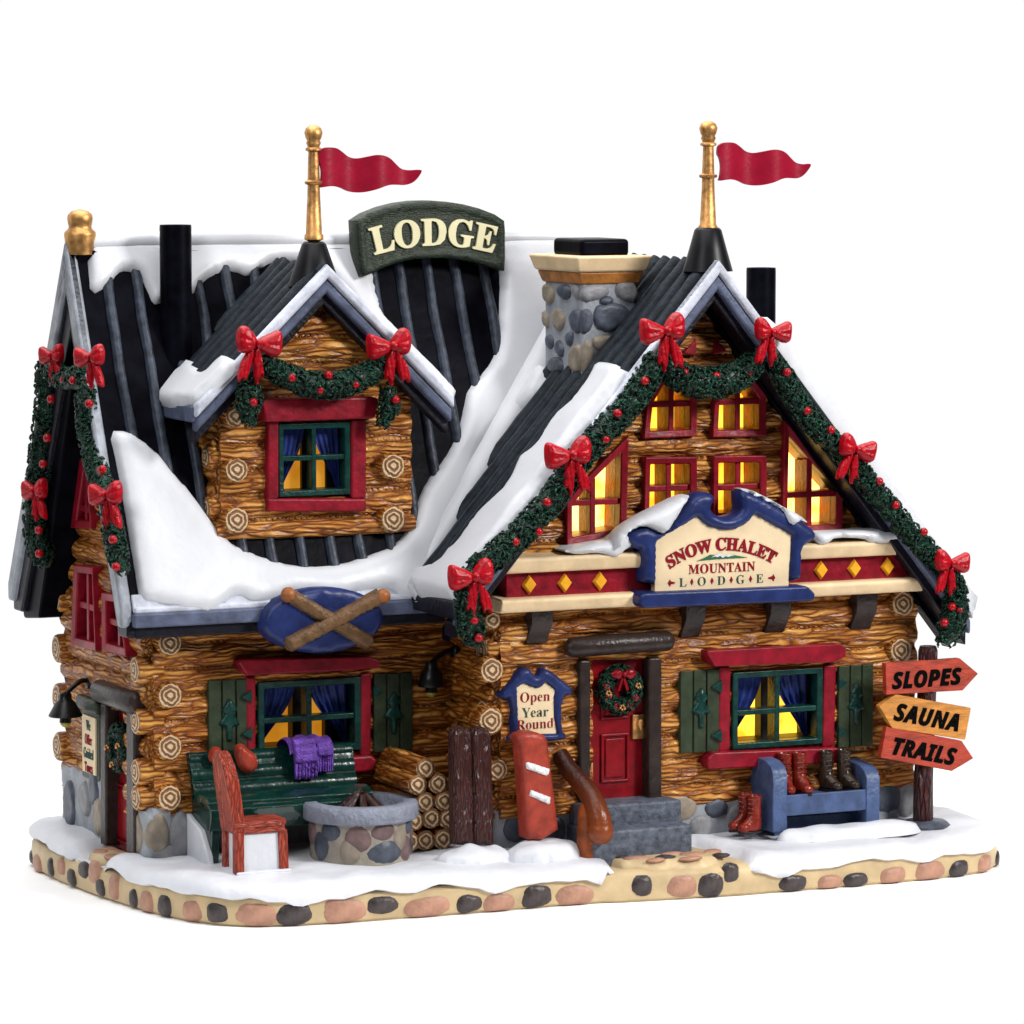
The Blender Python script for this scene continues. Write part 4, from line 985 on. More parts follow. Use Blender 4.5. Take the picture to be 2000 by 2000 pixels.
# dormer window
DQ = front(YD)
curtwin(DQ, bb(U(front(YD-.2), cf, (525, 938), (660, 795))), G3, lodge, h=.24, W=.12, mw=.1, dep=.38, v=DQ.uv(cf(590, 862))[1])
DQ2 = front(YD-.22)
beam(DQ2, [(503, 965), (690, 965), (690, 940), (503, 940)], cf, -.25, .05, RED, 'window_sill', lodge)
beam(DQ2, [(503, 945), (525, 940), (525, 790), (503, 795)], cf, -.25, .05, RED, 'window_post', lodge)
beam(DQ2, [(661, 940), (690, 940), (690, 790), (661, 790)], cf, -.25, .05, RED, 'window_post', lodge)
beam(front(YD-.4), [(492, 762), (500, 797), (708, 790), (716, 752), (700, 748), (495, 752)], cf, -.45, .02, RED, 'window_lintel', lodge, .06)
# side wall windows
for k, p in swin.items():
    cu, cv = cen(p)
    redwin(SW, p, GOFF, cu+.05, cv if k != 'c' else cv-.3, w=.16, h1=.3, tun=.3, rev=DARKR, name='side_window', mw=.13)
# ---- front door
DZ0 = 0
D0 = front(YR)
dl = D0.uv(c11(790, 1455)); dr = D0.uv(c11(1250, 265))
mb = MB(); mb.rect(D0, dl[0]-.02, dl[1]-.1, dr[0]+.02, dr[1]+.05, -.2, -.02); DOOR = mb.build('front_door', DRED, lodge, bevel=.02)
def raised(fr, u0, v0, u1, v1, h, par):
    mb = MB(); P = [(u0, v0), (u1, v0), (u1, v1), (u0, v1)]; mb.ring(fr, P, inset(P, .05), h, h+.05); mb.rect(fr, u0+.1, v0+.1, u1-.1, v1-.1, h, h+.035); mb.build('door_panel', DRED, par, bevel=.02)
a = D0.uv(c11(895, 1300)); b_ = D0.uv(c11(1125, 885)); raised(D0, a[0], a[1], b_[0], b_[1], -.02, DOOR)
a = D0.uv(c11(895, 780)); b_ = D0.uv(c11(1125, 380)); raised(D0, a[0], a[1], b_[0], b_[1], -.02, DOOR)
a = D0.uv(c11(1150, 940)); b_ = D0.uv(c11(1268, 730)); mb = MB(); mb.rect(D0, a[0], a[1], b_[0], b_[1], -.02, .05); HP = mb.build('handle_plate', GOLD, DOOR, bevel=.02)
cu, cv = (a[0]+b_[0])/2, (a[1]+b_[1])/2+.03
mb = MB(); P = [(cu, cv-.17), (cu+.07, cv-.02), (cu+.085, cv+.06), (cu+.05, cv+.13), (cu, cv+.15), (cu-.05, cv+.13), (cu-.085, cv+.06), (cu-.07, cv-.02)]
mb.sheet(D0, smoothpoly(P, 1), lambda u, v, d: .05+.07*np.sqrt(1-(1-np.clip(d/.05, 0, 1))**2), .03, skirt=.03); mb.build('handle', GOLD, DOOR, sharp=80)
for y in (595, 1195):
    u, v = D0.uv(c11(814, y)); mb = MB(); mb.rect(D0, u-.035, v-.15, u+.035, v+.15, -.02, .04); mb.build('hinge', GOLD, DOOR, bevel=.012)
DQ3 = front(YR-.14)
beam(DQ3, [(697, 1452), (785, 1452), (790, 285), (697, 285)], c11, -.2, .15, BROWN, 'door_post', lodge)
beam(DQ3, [(1262, 1440), (1372, 1435), (1372, 262), (1262, 265)], c11, -.2, .15, BROWN, 'door_post', lodge)
LB = front(YR-.3); a = LB.uv(c11(610, 190)); b_ = LB.uv(c11(1488, 170)); mb = MB()
mb.tube([LB.pt(a[0], a[1]), LB.pt(a[0]+.06, a[1]), LB.pt(a[0]+.12, a[1]), LB.pt((a[0]+b_[0])/2, a[1]+.02), LB.pt(b_[0]-.12, a[1]+.02), LB.pt(b_[0]-.06, a[1]+.02), LB.pt(b_[0], a[1]+.02)], [.1, .17, .2, .205, .2, .17, .1], 18)
mb.build('door_lintel', BROWN, lodge)
# ---- side door
SD = side(XS)
a = SD.uv(c2(612, 1690)); b_ = SD.uv(c2(715, 920)); mb = MB(); mb.rect(SD, a[0]-.03, .75, b_[0]+.03, SD.uv(c2(660, 915))[1]+.1, -.2, .0); SDO = mb.build('side_door', DRED, lodge, bevel=.02)
zm = SD.uv(c2(665, 1330))[1]
raised(SD, a[0]+.1, .9, b_[0]-.08, zm, 0, SDO)
u, v = SD.uv(c2(628, 1510)); mb = MB(); mb.tube([SD.pt(u, v-.16, .02), SD.pt(u, v-.14, .1), SD.pt(u, v+.14, .1), SD.pt(u, v+.16, .02)], .035, 10); mb.build('handle', GOLD, SDO)
SP = side(XS-.15)
beam(SP, [(575, 1650), (605, 1660), (605, 900), (575, 890)], c2, -.2, .14, BROWN, 'door_post', lodge)
beam(SP, [(715, 1700), (758, 1705), (758, 900), (715, 900)], c2, -.2, .14, BROWN, 'door_post', lodge)
a = SP.uv(c2(545, 830)); b_ = SP.uv(c2(765, 890)); zl = (a[1]+b_[1])/2
mb = MB(); mb.tube([SP.pt(a[0], zl, .05), SP.pt(a[0]+.1, zl, .05), SP.pt(b_[0]-.1, zl, .05), SP.pt(b_[0], zl, .05)], [.15, .23, .23, .15], 16); mb.build('door_lintel', BROWN, lodge)
# ------------------------------------------------------------ fascia across the tall gable
YFa = -1.2; FA = front(YFa); FB = front(YFa-.12)
uL = FA.uv(c5(445, 1400))[0]; uR = FA.uv(c7(1385, 1150))[0]
vb0 = FA.uv(c5(450, 1515))[1]; vb1 = FA.uv(c5(450, 1345))[1]
mb = MB(); mb.rect(FA, uL, vb0-.05, uR, vb1+.05, YFa-YR-.0, 0); FAS = mb.build('fascia', RED, lodge, bevel=.03)
uL2 = FB.uv(c5(402, 1290))[0]; uR2 = FB.uv(c7(1458, 1020))[0]
vt1 = FB.uv(c5(402, 1258))[1]
def rail(z0, z1, d, par, name):
    mb = MB(); mb.prism(side(0), [(-YR+.0, z0), (-YFa+d-.05, z0), (-YFa+d, z0+(z1-z0)*.25), (-YFa+d+.05, z1-.06), (-YFa+d, z1), (-YR, z1+.04)], -uR2, -uL2)
    return mb.build(name, CREAM, par, bevel=.04, seg=3)
rail(vb1-.02, vt1, .2, FAS, 'rail'); rail(FB.uv(c5(410, 1605))[1], vb0+.02, .2, FAS, 'rail')
for c_, L_ in ((c5, ((588, 1412), (812, 1402), (1033, 1390))), (c7, ((813, 1168), (1022, 1163), (1232, 1153)))):
    for x, y in L_:
        u, v = FA.uv(c_(x, y)); v = (vb0+vb1)/2; mb = MB()
        mb.prism(FA, [(u, v-.2), (u+.165, v), (u, v+.2), (u-.165, v)], 0, .08, [(u, v-.15), (u+.12, v), (u, v+.15), (u-.12, v)]); mb.build('diamond', YEL, FAS, bevel=.012)
# snow lying on the fascia
def ledge_snow(pts, c, y0, y1, t=.14):
    """snow on a ledge: front outline traced on the ledge's front, puffed, with depth back to y1"""
    Q = front(y0); mb = MB(); P = smoothpoly(Q.uvs(pts, c), 1)
    mb.sheet(Q, P, puff(t, .12, .02, 2, 0), .07, skirt=-(y1-y0)); return mb.build('ledge_snow', SNOW, lodge, sharp=80)
ledge_snow([(800, 1215), (880, 1185), (1000, 1165), (1090, 1150), (1160, 1110), (1270, 1060), (1275, 1170), (1200, 1195), (1160, 1240), (1120, 1255), (1080, 1235), (1010, 1220), (900, 1235)], c5, YFa-.2, YR)
ledge_snow([(770, 935), (900, 930), (1050, 922), (1200, 915), (1330, 918), (1390, 950), (1385, 975), (1300, 985), (1200, 1005), (1120, 1000), (1090, 970), (900, 965), (870, 995), (820, 1020), (780, 985)], c7, YFa-.2, YR)
# brackets
for c_, pts in ((c5, [(590, 1590), (760, 1590), (740, 1660), (712, 1795), (600, 1790)]), (c5, [(1560, 1560), (1718, 1555), (1700, 1620), (1660, 1760), (1575, 1755)]),
                (c7, [(482, 1375), (645, 1370), (610, 1450), (600, 1565), (490, 1540)]), (c7, [(1030, 1345), (1185, 1340), (1150, 1400), (1130, 1550), (1020, 1545)])):
    Q = front(YR-.25); u0, v0, u1, v1 = bb(Q.uvs(pts, c_)); u1 -= .12
    mb = MB(); mb.prism(side(0), [(-YR-.05, v0), (-YR+.12, v0), (-YR+.2, v0+.15), (-YR+.38, v0+.4), (-YR+.42, v1+.1), (-YR-.05, v1+.1)], -u1, -u0); mb.build('bracket', BROWN, lodge, bevel=.04, seg=3)
# ------------------------------------------------------------ the chalet sign
t = thing('chalet_sign', 'navy framed cream name sign with scroll top and snow above the door', 'sign', (2.9, -1.5, 6))
YN = YFa-.28; NS_ = front(YN)
SO = [(240, 1130), (238, 760), (150, 748), (80, 650), (180, 575), (280, 560), (330, 600), (400, 620), (450, 590), (560, 440), (650, 300), (770, 262), (840, 290), (852, 340), (815, 390), (830, 440), (870, 470), (950, 487), (1030, 462), (1075, 410),
      (1060, 330), (1065, 245), (1150, 268), (1320, 345), (1440, 420), (1670, 565), (1730, 640), (1680, 692), (1610, 720), (1592, 790), (1588, 1080)]
SPn = [(345, 1112), (350, 690), (480, 612), (600, 545), (692, 485), (740, 530), (800, 570), (870, 590), (950, 598), (1040, 585), (1120, 540), (1190, 465), (1500, 640), (1475, 1068)]
mb = MB(); Pn = NS_.uvs(SPn, c9); mb.sheet(NS_, smoothpoly(NS_.uvs(SO, c9), 1), puff(.16, .12, .015, 3, .02), .07, [Pn], skirt=-.3); mb.build('frame', NAVY, t, sharp=80)
mb = MB(); mb.prism(NS_, inset(Pn, -.02)[::-1] if False else inset(Pn, -.02), -.12, .05); mb.build('panel', PANEL, t, smooth=False)
beam(NS_, [(170, 1225), (205, 1255), (1660, 1192), (1672, 1130), (1600, 1062), (205, 1122), (165, 1150)], c9, -.3, .28, NAVY, 'sill', t, .08)
mb = MB()
def sc(x, y): return NS_.uv(c9(x, y))
h_ = .052
cx_, cy_ = sc(912, 730)
text(serif('SNOW CHALET'), NS_, sc(912, 0)[0], sc(912, 712)[1], .345, h_, .015, INKR, 'letters', t, bend=.215, off=.008, sx=1.0)
text(serif('MOUNTAIN'), NS_, sc(915, 0)[0], sc(915, 915)[1], .262, h_, .01, INKR, 'letters', t, sx=1.0, space=1.02)
lz = sc(915, 1022)[1]
for ch, x in (('L', 580), ('O', 742), ('D', 910), ('G', 1075), ('E', 1240)): text(serif(ch), NS_, sc(x, 0)[0], lz, .25, h_, .01, INKG, 'letters', t, off=-.004, sx=1.05)
for x in (657, 830, 996, 1162):
    u = sc(x, 0)[0]; mb = MB(); mb.prism(NS_, [(u, lz-.065), (u+.035, lz), (u, lz+.065), (u-.035, lz)], h_, h_+.01); mb.build('ornament', INKR, t, smooth=False)
for x, s_ in ((480, 1), (1345, -1)):
    u = sc(x, 0)[0]; mb = MB(); mb.prism(NS_, [(u-.075*s_, lz), (u-.03*s_, lz+.07), (u-.01*s_, lz+.03), (u+.08*s_, lz+.012), (u+.08*s_, lz-.012), (u-.01*s_, lz-.03), (u-.03*s_, lz-.07)][::-s_], h_, h_+.01); mb.build('ornament', INKR, t, smooth=False)
mb = MB(); mp_ = [sc(*p) for p in ((692, 858), (760, 830), (810, 803), (850, 806), (890, 790), (930, 808), (985, 798), (1030, 808), (1130, 828), (1010, 834), (850, 842))]
mb.prism(NS_, mp_, h_, h_+.01); mb.build('mountain_emblem', mat('emblem_green', (.02, .12, .06), .6, bump=0), t, smooth=False)
mb = MB(); mb.prism(NS_, [sc(*p) for p in ((818, 826), (850, 808), (890, 788), (930, 808), (985, 797), (1018, 812), (990, 812), (965, 822), (940, 814), (915, 830), (895, 812), (870, 824), (850, 818))], h_+.01, h_+.016); mb.build('mountain_emblem', SNOW, t, smooth=False)
Q = front(YN-.05)
for pts in ([(0, 650), (90, 560), (220, 480), (400, 390), (560, 310), (655, 288), (600, 350), (530, 470), (470, 560), (430, 620), (390, 625), (330, 590), (260, 560), (180, 572), (95, 630), (60, 700), (0, 800)],
            [(1068, 240), (1150, 240), (1320, 320), (1440, 390), (1600, 470), (1668, 540), (1600, 505), (1560, 530), (1520, 560), (1470, 545), (1440, 480), (1430, 430), (1320, 355), (1150, 275)]):
    mb = MB(); mb.sheet(Q, smoothpoly(Q.uvs(pts, c9), 1), puff(.22, .13, .03, 2, 0), .06, skirt=-.3); mb.build('snow_cap', SNOW, t, sharp=80)
# ------------------------------------------------------------ the small 'Open Year Round' sign
t = thing('hours_sign', 'small navy framed cream sign left of the red front door', 'sign', (.6, -.9, 4))
OS = front(YR-.22)
PO = OS.uvs([(215, 885), (205, 515), (255, 485), (300, 510), (350, 525), (400, 515), (435, 480), (505, 540), (492, 600), (498, 760), (518, 885)], c11)
mb = MB(); mb.sheet(OS, smoothpoly(OS.uvs([(60, 580), (90, 612), (150, 600), (165, 890), (120, 915), (130, 955), (600, 955), (605, 890), (568, 880), (568, 590), (650, 572), (668, 535), (545, 430), (440, 352), (400, 375), (362, 425), (330, 405), (300, 348), (230, 365), (140, 470)], c11), 1), puff(.12, .09, .01, 3, .02), .05, [PO], skirt=-.2)
mb.build('frame', NAVY, t, sharp=80)
mb = MB(); mb.prism(OS, inset(PO, -.02), -.1, .05); mb.build('panel', PANEL, t, smooth=False)
for s_, y, m in (('Open', 600, INKR), ('Year', 715, INKG), ('Round', 812, INKR)):
    text(serif(s_), OS, OS.uv(c11(348, y))[0], OS.uv(c11(348, y))[1], .28, .052, .01, m, 'letters', t, sx=1.0, off=-.004)
# ---- the sign by the side door
t = thing('tours_sign', 'narrow dark framed sign by the side door under the lamp', 'sign', (XS-.2, 3, 4))
TS = side(XS-.22)
P = bb(TS.uvs([(452, 1255), (520, 975)], c2)); zc = (P[1]+P[3])/2
mb = MB(); mb.rect(TS, P[0]-.14, P[1]-.14, P[2]+.16, P[3]+.12, -.12, .0); mb.build('board', SIGNG, t, bevel=.04)
mb = MB(); mb.rect(TS, P[0]-.2, P[3]+.1, P[2]+.25, P[3]+.38, -.12, .12); mb.build('top_rail', SIGNG, t, bevel=.09, seg=3)
mb = MB(); mb.rect(TS, P[0], P[1], P[2], P[3], -.05, .03); mb.build('panel', PANEL, t, smooth=False)
for i, (s_, m) in enumerate((('We', INKG), ('Offer', INKR), ('Guided', INKG), ('Tours', INKR))):
    text(serif(s_), TS, (P[0]+P[2])/2, P[3]-.16-(P[3]-P[1])*.245*i-.03, .3, .032, .01, m, 'letters', t, sx=.62, off=-.003)
# ------------------------------------------------------------ garlands
def resample3(P, sp):
    out = []
    P = [Vector(p) for p in P]
    for i in range(len(P)-1):
        p0 = P[max(i-1, 0)]; p1 = P[i]; p2 = P[i+1]; p3 = P[min(i+2, len(P)-1)]; n = max(2, int((p2-p1).length/sp))
        for k in range(n):
            t = k/n
            out.append(.5*((2*p1)+(p2-p0)*t+(2*p0-5*p1+4*p2-p3)*t*t+(3*p1-p0-3*p2+p3)*t**3))
    return out+[P[-1]]
def foliage(mb, path, r, dens=110, closed=False, squash=None):
    """a lumpy tube of clipped evergreen with many small curled sprigs on it"""
    P = resample3(path, .07); n = 22; sd = random.random()*40; vs = []
    K = len(P); t0 = (P[1]-P[0]).normalized(); a = Vector((0, -1, 0))
    fr_ = []
    for i, p in enumerate(P):
        t = (P[min(i+1, K-1)]-P[max(i-1, 0)]).normalized(); a = (a-t*a.dot(t)).normalized(); b_ = t.cross(a)
        e = 1 if closed else min(1, .35+min(i, K-1-i)*.16); rr = (r(i/(K-1)) if callable(r) else r)*e
        fr_.append((p, a.copy(), b_.copy(), t, rr))
        for k in range(n):
            w = 2*math.pi*k/n; d = a*math.cos(w)+b_*math.sin(w); q = p+d*rr
            vs.append(p+d*(rr*(.92+.13*mn.noise(q*3.2))+.05*mn.noise(q*11)))
    mb.add(vs, [(i*n+k, i*n+(k+1) % n, (i+1)*n+(k+1) % n, (i+1)*n+k) for i in range(K-1) for k in range(n)]+([] if closed else [tuple(range(n))[::-1], tuple(range((K-1)*n, K*n))]))
    L = .07*K
    for _ in range(int(dens*L*(r(.5) if callable(r) else r)/.22)):
        p, a, b_, t, rr = random.choice(fr_); w = random.uniform(-2.2, 2.2); d = a*math.cos(w)+b_*math.sin(w); tg = (t*random.uniform(-1, 1)+d.cross(t)*random.uniform(-1, 1)).normalized()
        c = p+d*rr*.95+t*random.uniform(-.04, .04); s_ = random.uniform(.06, .1); sd_ = d.cross(tg)
        pts = [c-tg*s_, c-tg*s_*.3+d*.035+sd_*.02, c+tg*s_*.4+d*.045-sd_*.01, c+tg*s_+d*.012]
        mb.tube(pts, [.01, .026, .026, .01], 5)
def garland(label, fr, pts, c, r, berries=(), group='green garlands with red berries', hh=0, cat='garland'):
    path = [fr.pt(*fr.uv(c(*p)), hh) for p in pts]
    mid = path[len(path)//2]; t = thing('garland', label, cat, mid, group); mb = MB(); foliage(mb, path, r); mb.build('foliage', GREEN, t, sharp=80)
    for bc, bx, by in berries:
        q = Fr(fr.O+fr.N*(hh+(r*.95 if not callable(r) else .2)), fr.U, fr.V); p = q.pt(*q.uv(bc(bx, by))); m_ = MB(); m_.ell(p, (.085, .085, .085), 12, 8); m_.build('berry', BERRY, t, org=p)
    return t
GF = front(-1.72)
garland('long garland down the left rake of the tall gable', GF, [(1232, 668), (1222, 705), (1190, 755), (1150, 800), (1105, 848), (1072, 890), (1045, 935), (1012, 972), (975, 1012), (940, 1042), (905, 1070), (886, 1100), (882, 1150), (893, 1215)], cf, .24,
        [(c6, 835, 1108), (c6, 663, 1312), (c6, 588, 1475), (c5, 703, 905), (c5, 650, 1090), (c5, 505, 1155), (c5, 245, 1648), (c5, 273, 1758)], hh=.05)
garland('long garland down the right rake of the tall gable', GF, [(1462, 680), (1485, 725), (1515, 775), (1552, 818), (1600, 862), (1640, 915), (1675, 955), (1712, 1000), (1750, 1040), (1782, 1075), (1800, 1110), (1803, 1150), (1795, 1180), (1780, 1215)], cf, lambda t: .2+.08*max(0, t-.8)*5,
        [(c6, 1728, 1053), (c6, 1855, 1295), (c7, 878, 290), (c7, 1182, 612), (c7, 1285, 762), (c7, 1463, 930), (c7, 1640, 1400), (c7, 1690, 1420), (c7, 1592, 1500)], hh=.0)
garland('swag of garland hung across the top of the tall gable', front(-1.4), [(930, 930), (990, 1040), (1110, 1105), (1240, 1120), (1370, 1090), (1475, 1020), (1550, 920)], c6, lambda t: .2+.09*math.sin(t*math.pi),
        [(c6, 1085, 1055), (c6, 1285, 1078), (c6, 1487, 1052)], hh=.1)
GD = front(YF-.15)
garland('swag of garland above the dormer window', GD, [(20, 1600), (90, 1670), (220, 1735), (350, 1775), (490, 1780), (620, 1745), (740, 1680), (830, 1590)], c3, lambda t: .16+.08*math.sin(t*math.pi),
        [(c3, 222, 1733), (c3, 455, 1715), (c3, 402, 1808), (c3, 625, 1772)], hh=.05)
garland('short garland end hanging at the left of the dormer', GD, [(1330, 1060), (1345, 1150), (1335, 1240), (1335, 1315)], c1, .23, [(c1, 1365, 1203)])
garland('short garland end hanging at the right of the dormer', GD, [(1500+0, 1120), (1520, 1200), (1500, 1280), (1480, 1330)], crop(210, 350, .36232), .19, [(c3, 877, 1870)])
GS = side(XE-.12)
garland('garland down the rear rake of the left end', GS, [(275, 960), (258, 1060), (262, 1180), (252, 1290), (235, 1400), (225, 1500), (215, 1600), (200, 1700), (195, 1800), (198, 1900), (220, 2000), (240, 2080)], c1, .24,
        [(c1, 275, 1185), (c1, 255, 1395), (c1, 232, 1535), (c10, 165, 715), (c10, 168, 925)])
garland('garland down the front rake of the left end', GS, [(470, 1080), (485, 1150), (495, 1260), (500, 1360), (525, 1480), (555, 1580), (590, 1680), (610, 1760), (625, 1850), (645, 1950), (665, 2040), (690, 2110)], c1, .18,
        [(c1, 480, 1210), (c1, 545, 1570), (c10, 735, 170), (c10, 830, 800), (c10, 858, 1045)], hh=.1)
garland('short swag between the two bows on the left end', GS, [(275, 980), (320, 1050), (380, 1080), (440, 1070), (480, 1010)], c1, .2, [(c1, 345, 1080), (c1, 395, 1085)], hh=.06)
# ------------------------------------------------------------ bows
def bow_proto():
    fr = front(0); K = 1/265.
    def C(p): return [((x-855)*K, -(y-1530)*K) for x, y in p]
    t = thing('bow', 'x', 'bow', (0, 0, 0), 'red ribbon bows on the garlands')
    def fold(t_, w, cx, n=5):
        def f(u, v, d):
            q = np.clip(d/w, 0, 1); a = np.arctan2(v, np.abs(u)+.02); r = np.hypot(u, v)
            return -.0+t_*np.sqrt(1-(1-q)**2)*(1+.0*a)+.018*np.sin(a*n*3)*q*np.clip(r*4, 0, 1)
        return f
    for L in ([(700, 1470), (725, 1455), (770, 1475), (825, 1495), (865, 1520), (850, 1565), (800, 1590), (750, 1612), (712, 1600), (700, 1545)], [(845, 1520), (875, 1470), (910, 1430), (950, 1425), (978, 1460), (980, 1530), (965, 1580), (920, 1588), (870, 1570)]):
        mb = MB(); mb.sheet(fr, smoothpoly(C(L), 2), fold(.2, .16, 0), .035, skirt=-.06); mb.build('loop', BOW, t, sharp=80)
    for L in ([(845, 1545), (875, 1550), (880, 1640), (872, 1710), (855, 1785), (838, 1700), (815, 1735), (820, 1660), (828, 1600)], [(865, 1545), (895, 1555), (930, 1600), (968, 1670), (975, 1760), (940, 1715), (930, 1750), (905, 1690), (880, 1620)]):
        mb = MB(); mb.sheet(fr, smoothpoly(C(L), 1), lambda u, v, d: .03+.07*np.sqrt(1-(1-np.clip(d/.06, 0, 1))**2)+.02*np.sin(u*70+v*12), .03, skirt=-.06); mb.build('tail', BOW, t, sharp=80)
    mb = MB(); mb.ell((0, -.17, 0), (.085, .09, .1), 14, 10, lump=.15); mb.build('knot', BOW, t)
    return t
BP = bow_proto(); first = [True]
def bow(label, fr, px, w, rz=0, tilt=0, mirror=False):
    p = fr.pt(*fr.uv(px))
    if first[0]: o = BP; first[0] = False; o['label'] = label; o.location = p; ORG[o.name] = p
    else: o = dup(BP, p, label)
    o.rotation_euler = (0, tilt, rz); w *= 1.0; o.scale = (-w if mirror else w, w*.9, w); return o
BF = front(-2.0)
bow('bow left of the swag at the peak of the tall gable', BF, c6(960, 790), .9)
bow('bow right of the swag at the peak of the tall gable', BF, c6(1630, 800), .76, mirror=True)
bow('bow halfway down the left rake of the tall gable', BF, c5(850, 605), .92)
bow('bow halfway down the right rake of the tall gable', BF, c7(1035, 410), .78, tilt=.15, mirror=True)
bow('bow at the foot of the left rake of the tall gable', BF, c5(238, 1370), .88)
bow('bow at the foot of the right rake of the tall gable', BF, c7(1632, 1125), .74, mirror=True)
BD = front(YF-.4)
bow('bow at the left end of the dormer swag', BD, c1(1385, 885), .88, mirror=True)
bow('bow at the right end of the dormer swag', BD, c3(850, 1530), .88)
BS = side(XE-.35)
bow('rear bow of the upper pair on the left end', BS, c1(285, 950), .62, rz=-1.15)
bow('front bow of the upper pair on the left end', BS, c1(490, 960), .68, rz=-1.05)
bow('rear bow of the lower pair on the left end', BS, c10(140, 360), .68, rz=-1.2)
bow('front bow of the lower pair on the left end', BS, c10(780, 400), .75, rz=-1.05)
# ------------------------------------------------------------ wreaths
def wreath(label, fr, px, R, r, flat=1):
    c = fr.pt(*fr.uv(px)); t = thing('wreath', label, 'wreath', c, 'door wreaths'); q = Fr(c, fr.U, fr.V)
    path = [q.pt(R*math.cos(a), R*math.sin(a), .06) for a in np.linspace(0, 2*math.pi, 15)]
    mb = MB(); foliage(mb, path, r, 190, closed=True); mb.build('foliage', GREENB, t, sharp=80)
    for a, m, s_ in ((200, BERRY, .07), (-60, BERRY, .06), (165, BERRY, .06), (-30, DRED, .07), (250, DRED, .05)):
        p = q.pt(R*math.cos(math.radians(a)), R*math.sin(math.radians(a)), r+.06); mb = MB()
        for k in range(5): mb.ell(p+q.U*.045*math.cos(k*1.26)+q.V*.045*math.sin(k*1.26), (.04, .03, .04), 8, 6)
        mb.build('flower', m, t, org=p)
    for a in (265, 15, 185):
        p = q.pt(R*math.cos(math.radians(a)), R*math.sin(math.radians(a)), r+.1); mb = MB()
        for k in range(6): mb.ell(p+q.U*.05*math.cos(k*1.1)+q.V*.04*math.sin(k*1.1)+q.N*.01*k, (.025, .03, .025), 8, 6)
        mb.build('ornament', GOLD, t, org=p)
    return t, q
GREENB = GREEN
wt, wq = wreath('round green wreath with gold ornaments on the red front door', front(YR-.05), c11(1037, 530), .33, .13)
o = MB()
for sx_ in (-1, 1): o.ell(wq.pt(.14*sx_, .33, .26), (.13, .06, .09), 12, 8, lump=.3); o.bar(wq, (0, .3), (.1*sx_, .0), .05, .2, .24)
o.ell(wq.pt(0, .33, .29), (.05, .05, .05)); o.build('ribbon', DRED, wt)
wreath('green wreath with red flowers on the narrow side door', side(XS-.02), c2(668, 1130), .33, .13)
# ------------------------------------------------------------ gooseneck lamps
BULB = mat('dull_yellow_bulb', (.35, .3, .05), .3, var=.2, bump=0)
BLK = mat('black_lamp_paint', (.003, .003, .003), .35, var=.3, bump=.1, spec=.3)
def lamp(label, mount, tip, rs, hs):
    m_ = Vector(mount); tp = Vector(tip); t = thing('wall_lamp', label, 'lamp', m_, 'black gooseneck wall lamps')
    mb = MB(); mb.ell(m_, (.1, .13, .16), 14, 8); mb.build('mount', BLK, t)
    mid = m_.lerp(tp, .5); mb = MB(); mb.tube(resample3([m_, m_.lerp(tp, .35)+Vector((0, 0, .10)), m_.lerp(tp, .8)+Vector((0, 0, .05)), tp+Vector((0, 0, .0))], .05), .05, 10); mb.build('arm', BLK, t)
    mb = MB(); mb.lathe(tp, [(.02, .05), (.12, .02), (.13, -.1), (.2, -.16), (rs, -hs), (rs*.96, -hs-.02), (.1, -.22)], 28); mb.build('shade', BLK, t, sharp=60)
    mb = MB(); mb.lathe(tp, [(.1, -hs+.05), (.12, -hs-.1), (.12, -hs-.14)], 18); mb.build('socket', BLK, t)
    mb = MB(); mb.ell(tp+Vector((0, 0, -hs-.14)), (.11, .11, .1)); mb.build('bulb', BULB, t)
SL = side(XS-.12); a = SL.pt(*SL.uv(c2(485, 775)))
Qy = front(a.y-.1); u, v = Qy.uv(c2(352, 845))
lamp('black lamp reaching out from the left end wall above the narrow sign', a, (u, a.y-.1, v), .34, .42)
SL = side(X0-.12); a = SL.pt(*SL.uv(c4(1075, 345)))
Qy = front(a.y-.1); u, v = Qy.uv(c4(945, 400))
lamp('black lamp in the corner between the two wings below the garland', a, (u, a.y-.1, v), .28, .44)
# ------------------------------------------------------------ oval ski sign
t = thing('ski_sign', 'navy oval plaque with two crossed wooden skis at the eave', 'sign', (-4, .2, 5.3))
QO = front(EY-.42); cu, cv = QO.uv(cf(611, 1171)); a_ = (QO.uv(cf(722, 1171))[0]-QO.uv(cf(498, 1171))[0])/2; b_ = (QO.uv(cf(611, 1110))[1]-QO.uv(cf(611, 1232))[1])/2
mb = MB(); E_ = [(cu+a_*math.cos(w), cv+b_*math.sin(w)) for w in np.linspace(0, 2*math.pi, 49)[:-1]]
mb.sheet(QO, E_, lambda u, v, d: .06*np.sqrt(1-(1-np.clip(d/.06, 0, 1))**2)+.015*nz(u, v, 2), .09, skirt=-.5); mb.build('plaque', NAVY, t, sharp=70)
WS = mat('ski_wood', (.12, .06, .024), .42, var=.35, vs=4, bump=.5, bs=14)
TIPM = mat('russet_tip_paint', (.26, .085, .022), .4, var=.3, bump=.3)
for p, q, h in ((c4(165, 30), c4(605, 290), .06), (c4(665, 35), c4(170, 298), .16)):
    A_ = Vector(QO.uv(p)); B_ = Vector(QO.uv(q)); d = (B_-A_).normalized(); n_ = Vector((-d.y, d.x))*.15
    P = [tuple(x) for x in (A_+n_, A_-n_, B_-n_*1.05, B_-n_*.6+d*.07, B_+n_*.6+d*.07, B_+n_*1.05)]
    mb = MB(); mb.sheet(QO, P, puff(h+.1, .06, .01, 4, .02), .06, skirt=0); s_ = mb.build('ski', WS, t, sharp=80)
    mb = MB(); mb.ell(QO.pt(*tuple(A_), h+.02), (.15, .12, .15), 16, 10, lump=.1); mb.build('tip', TIPM, t)
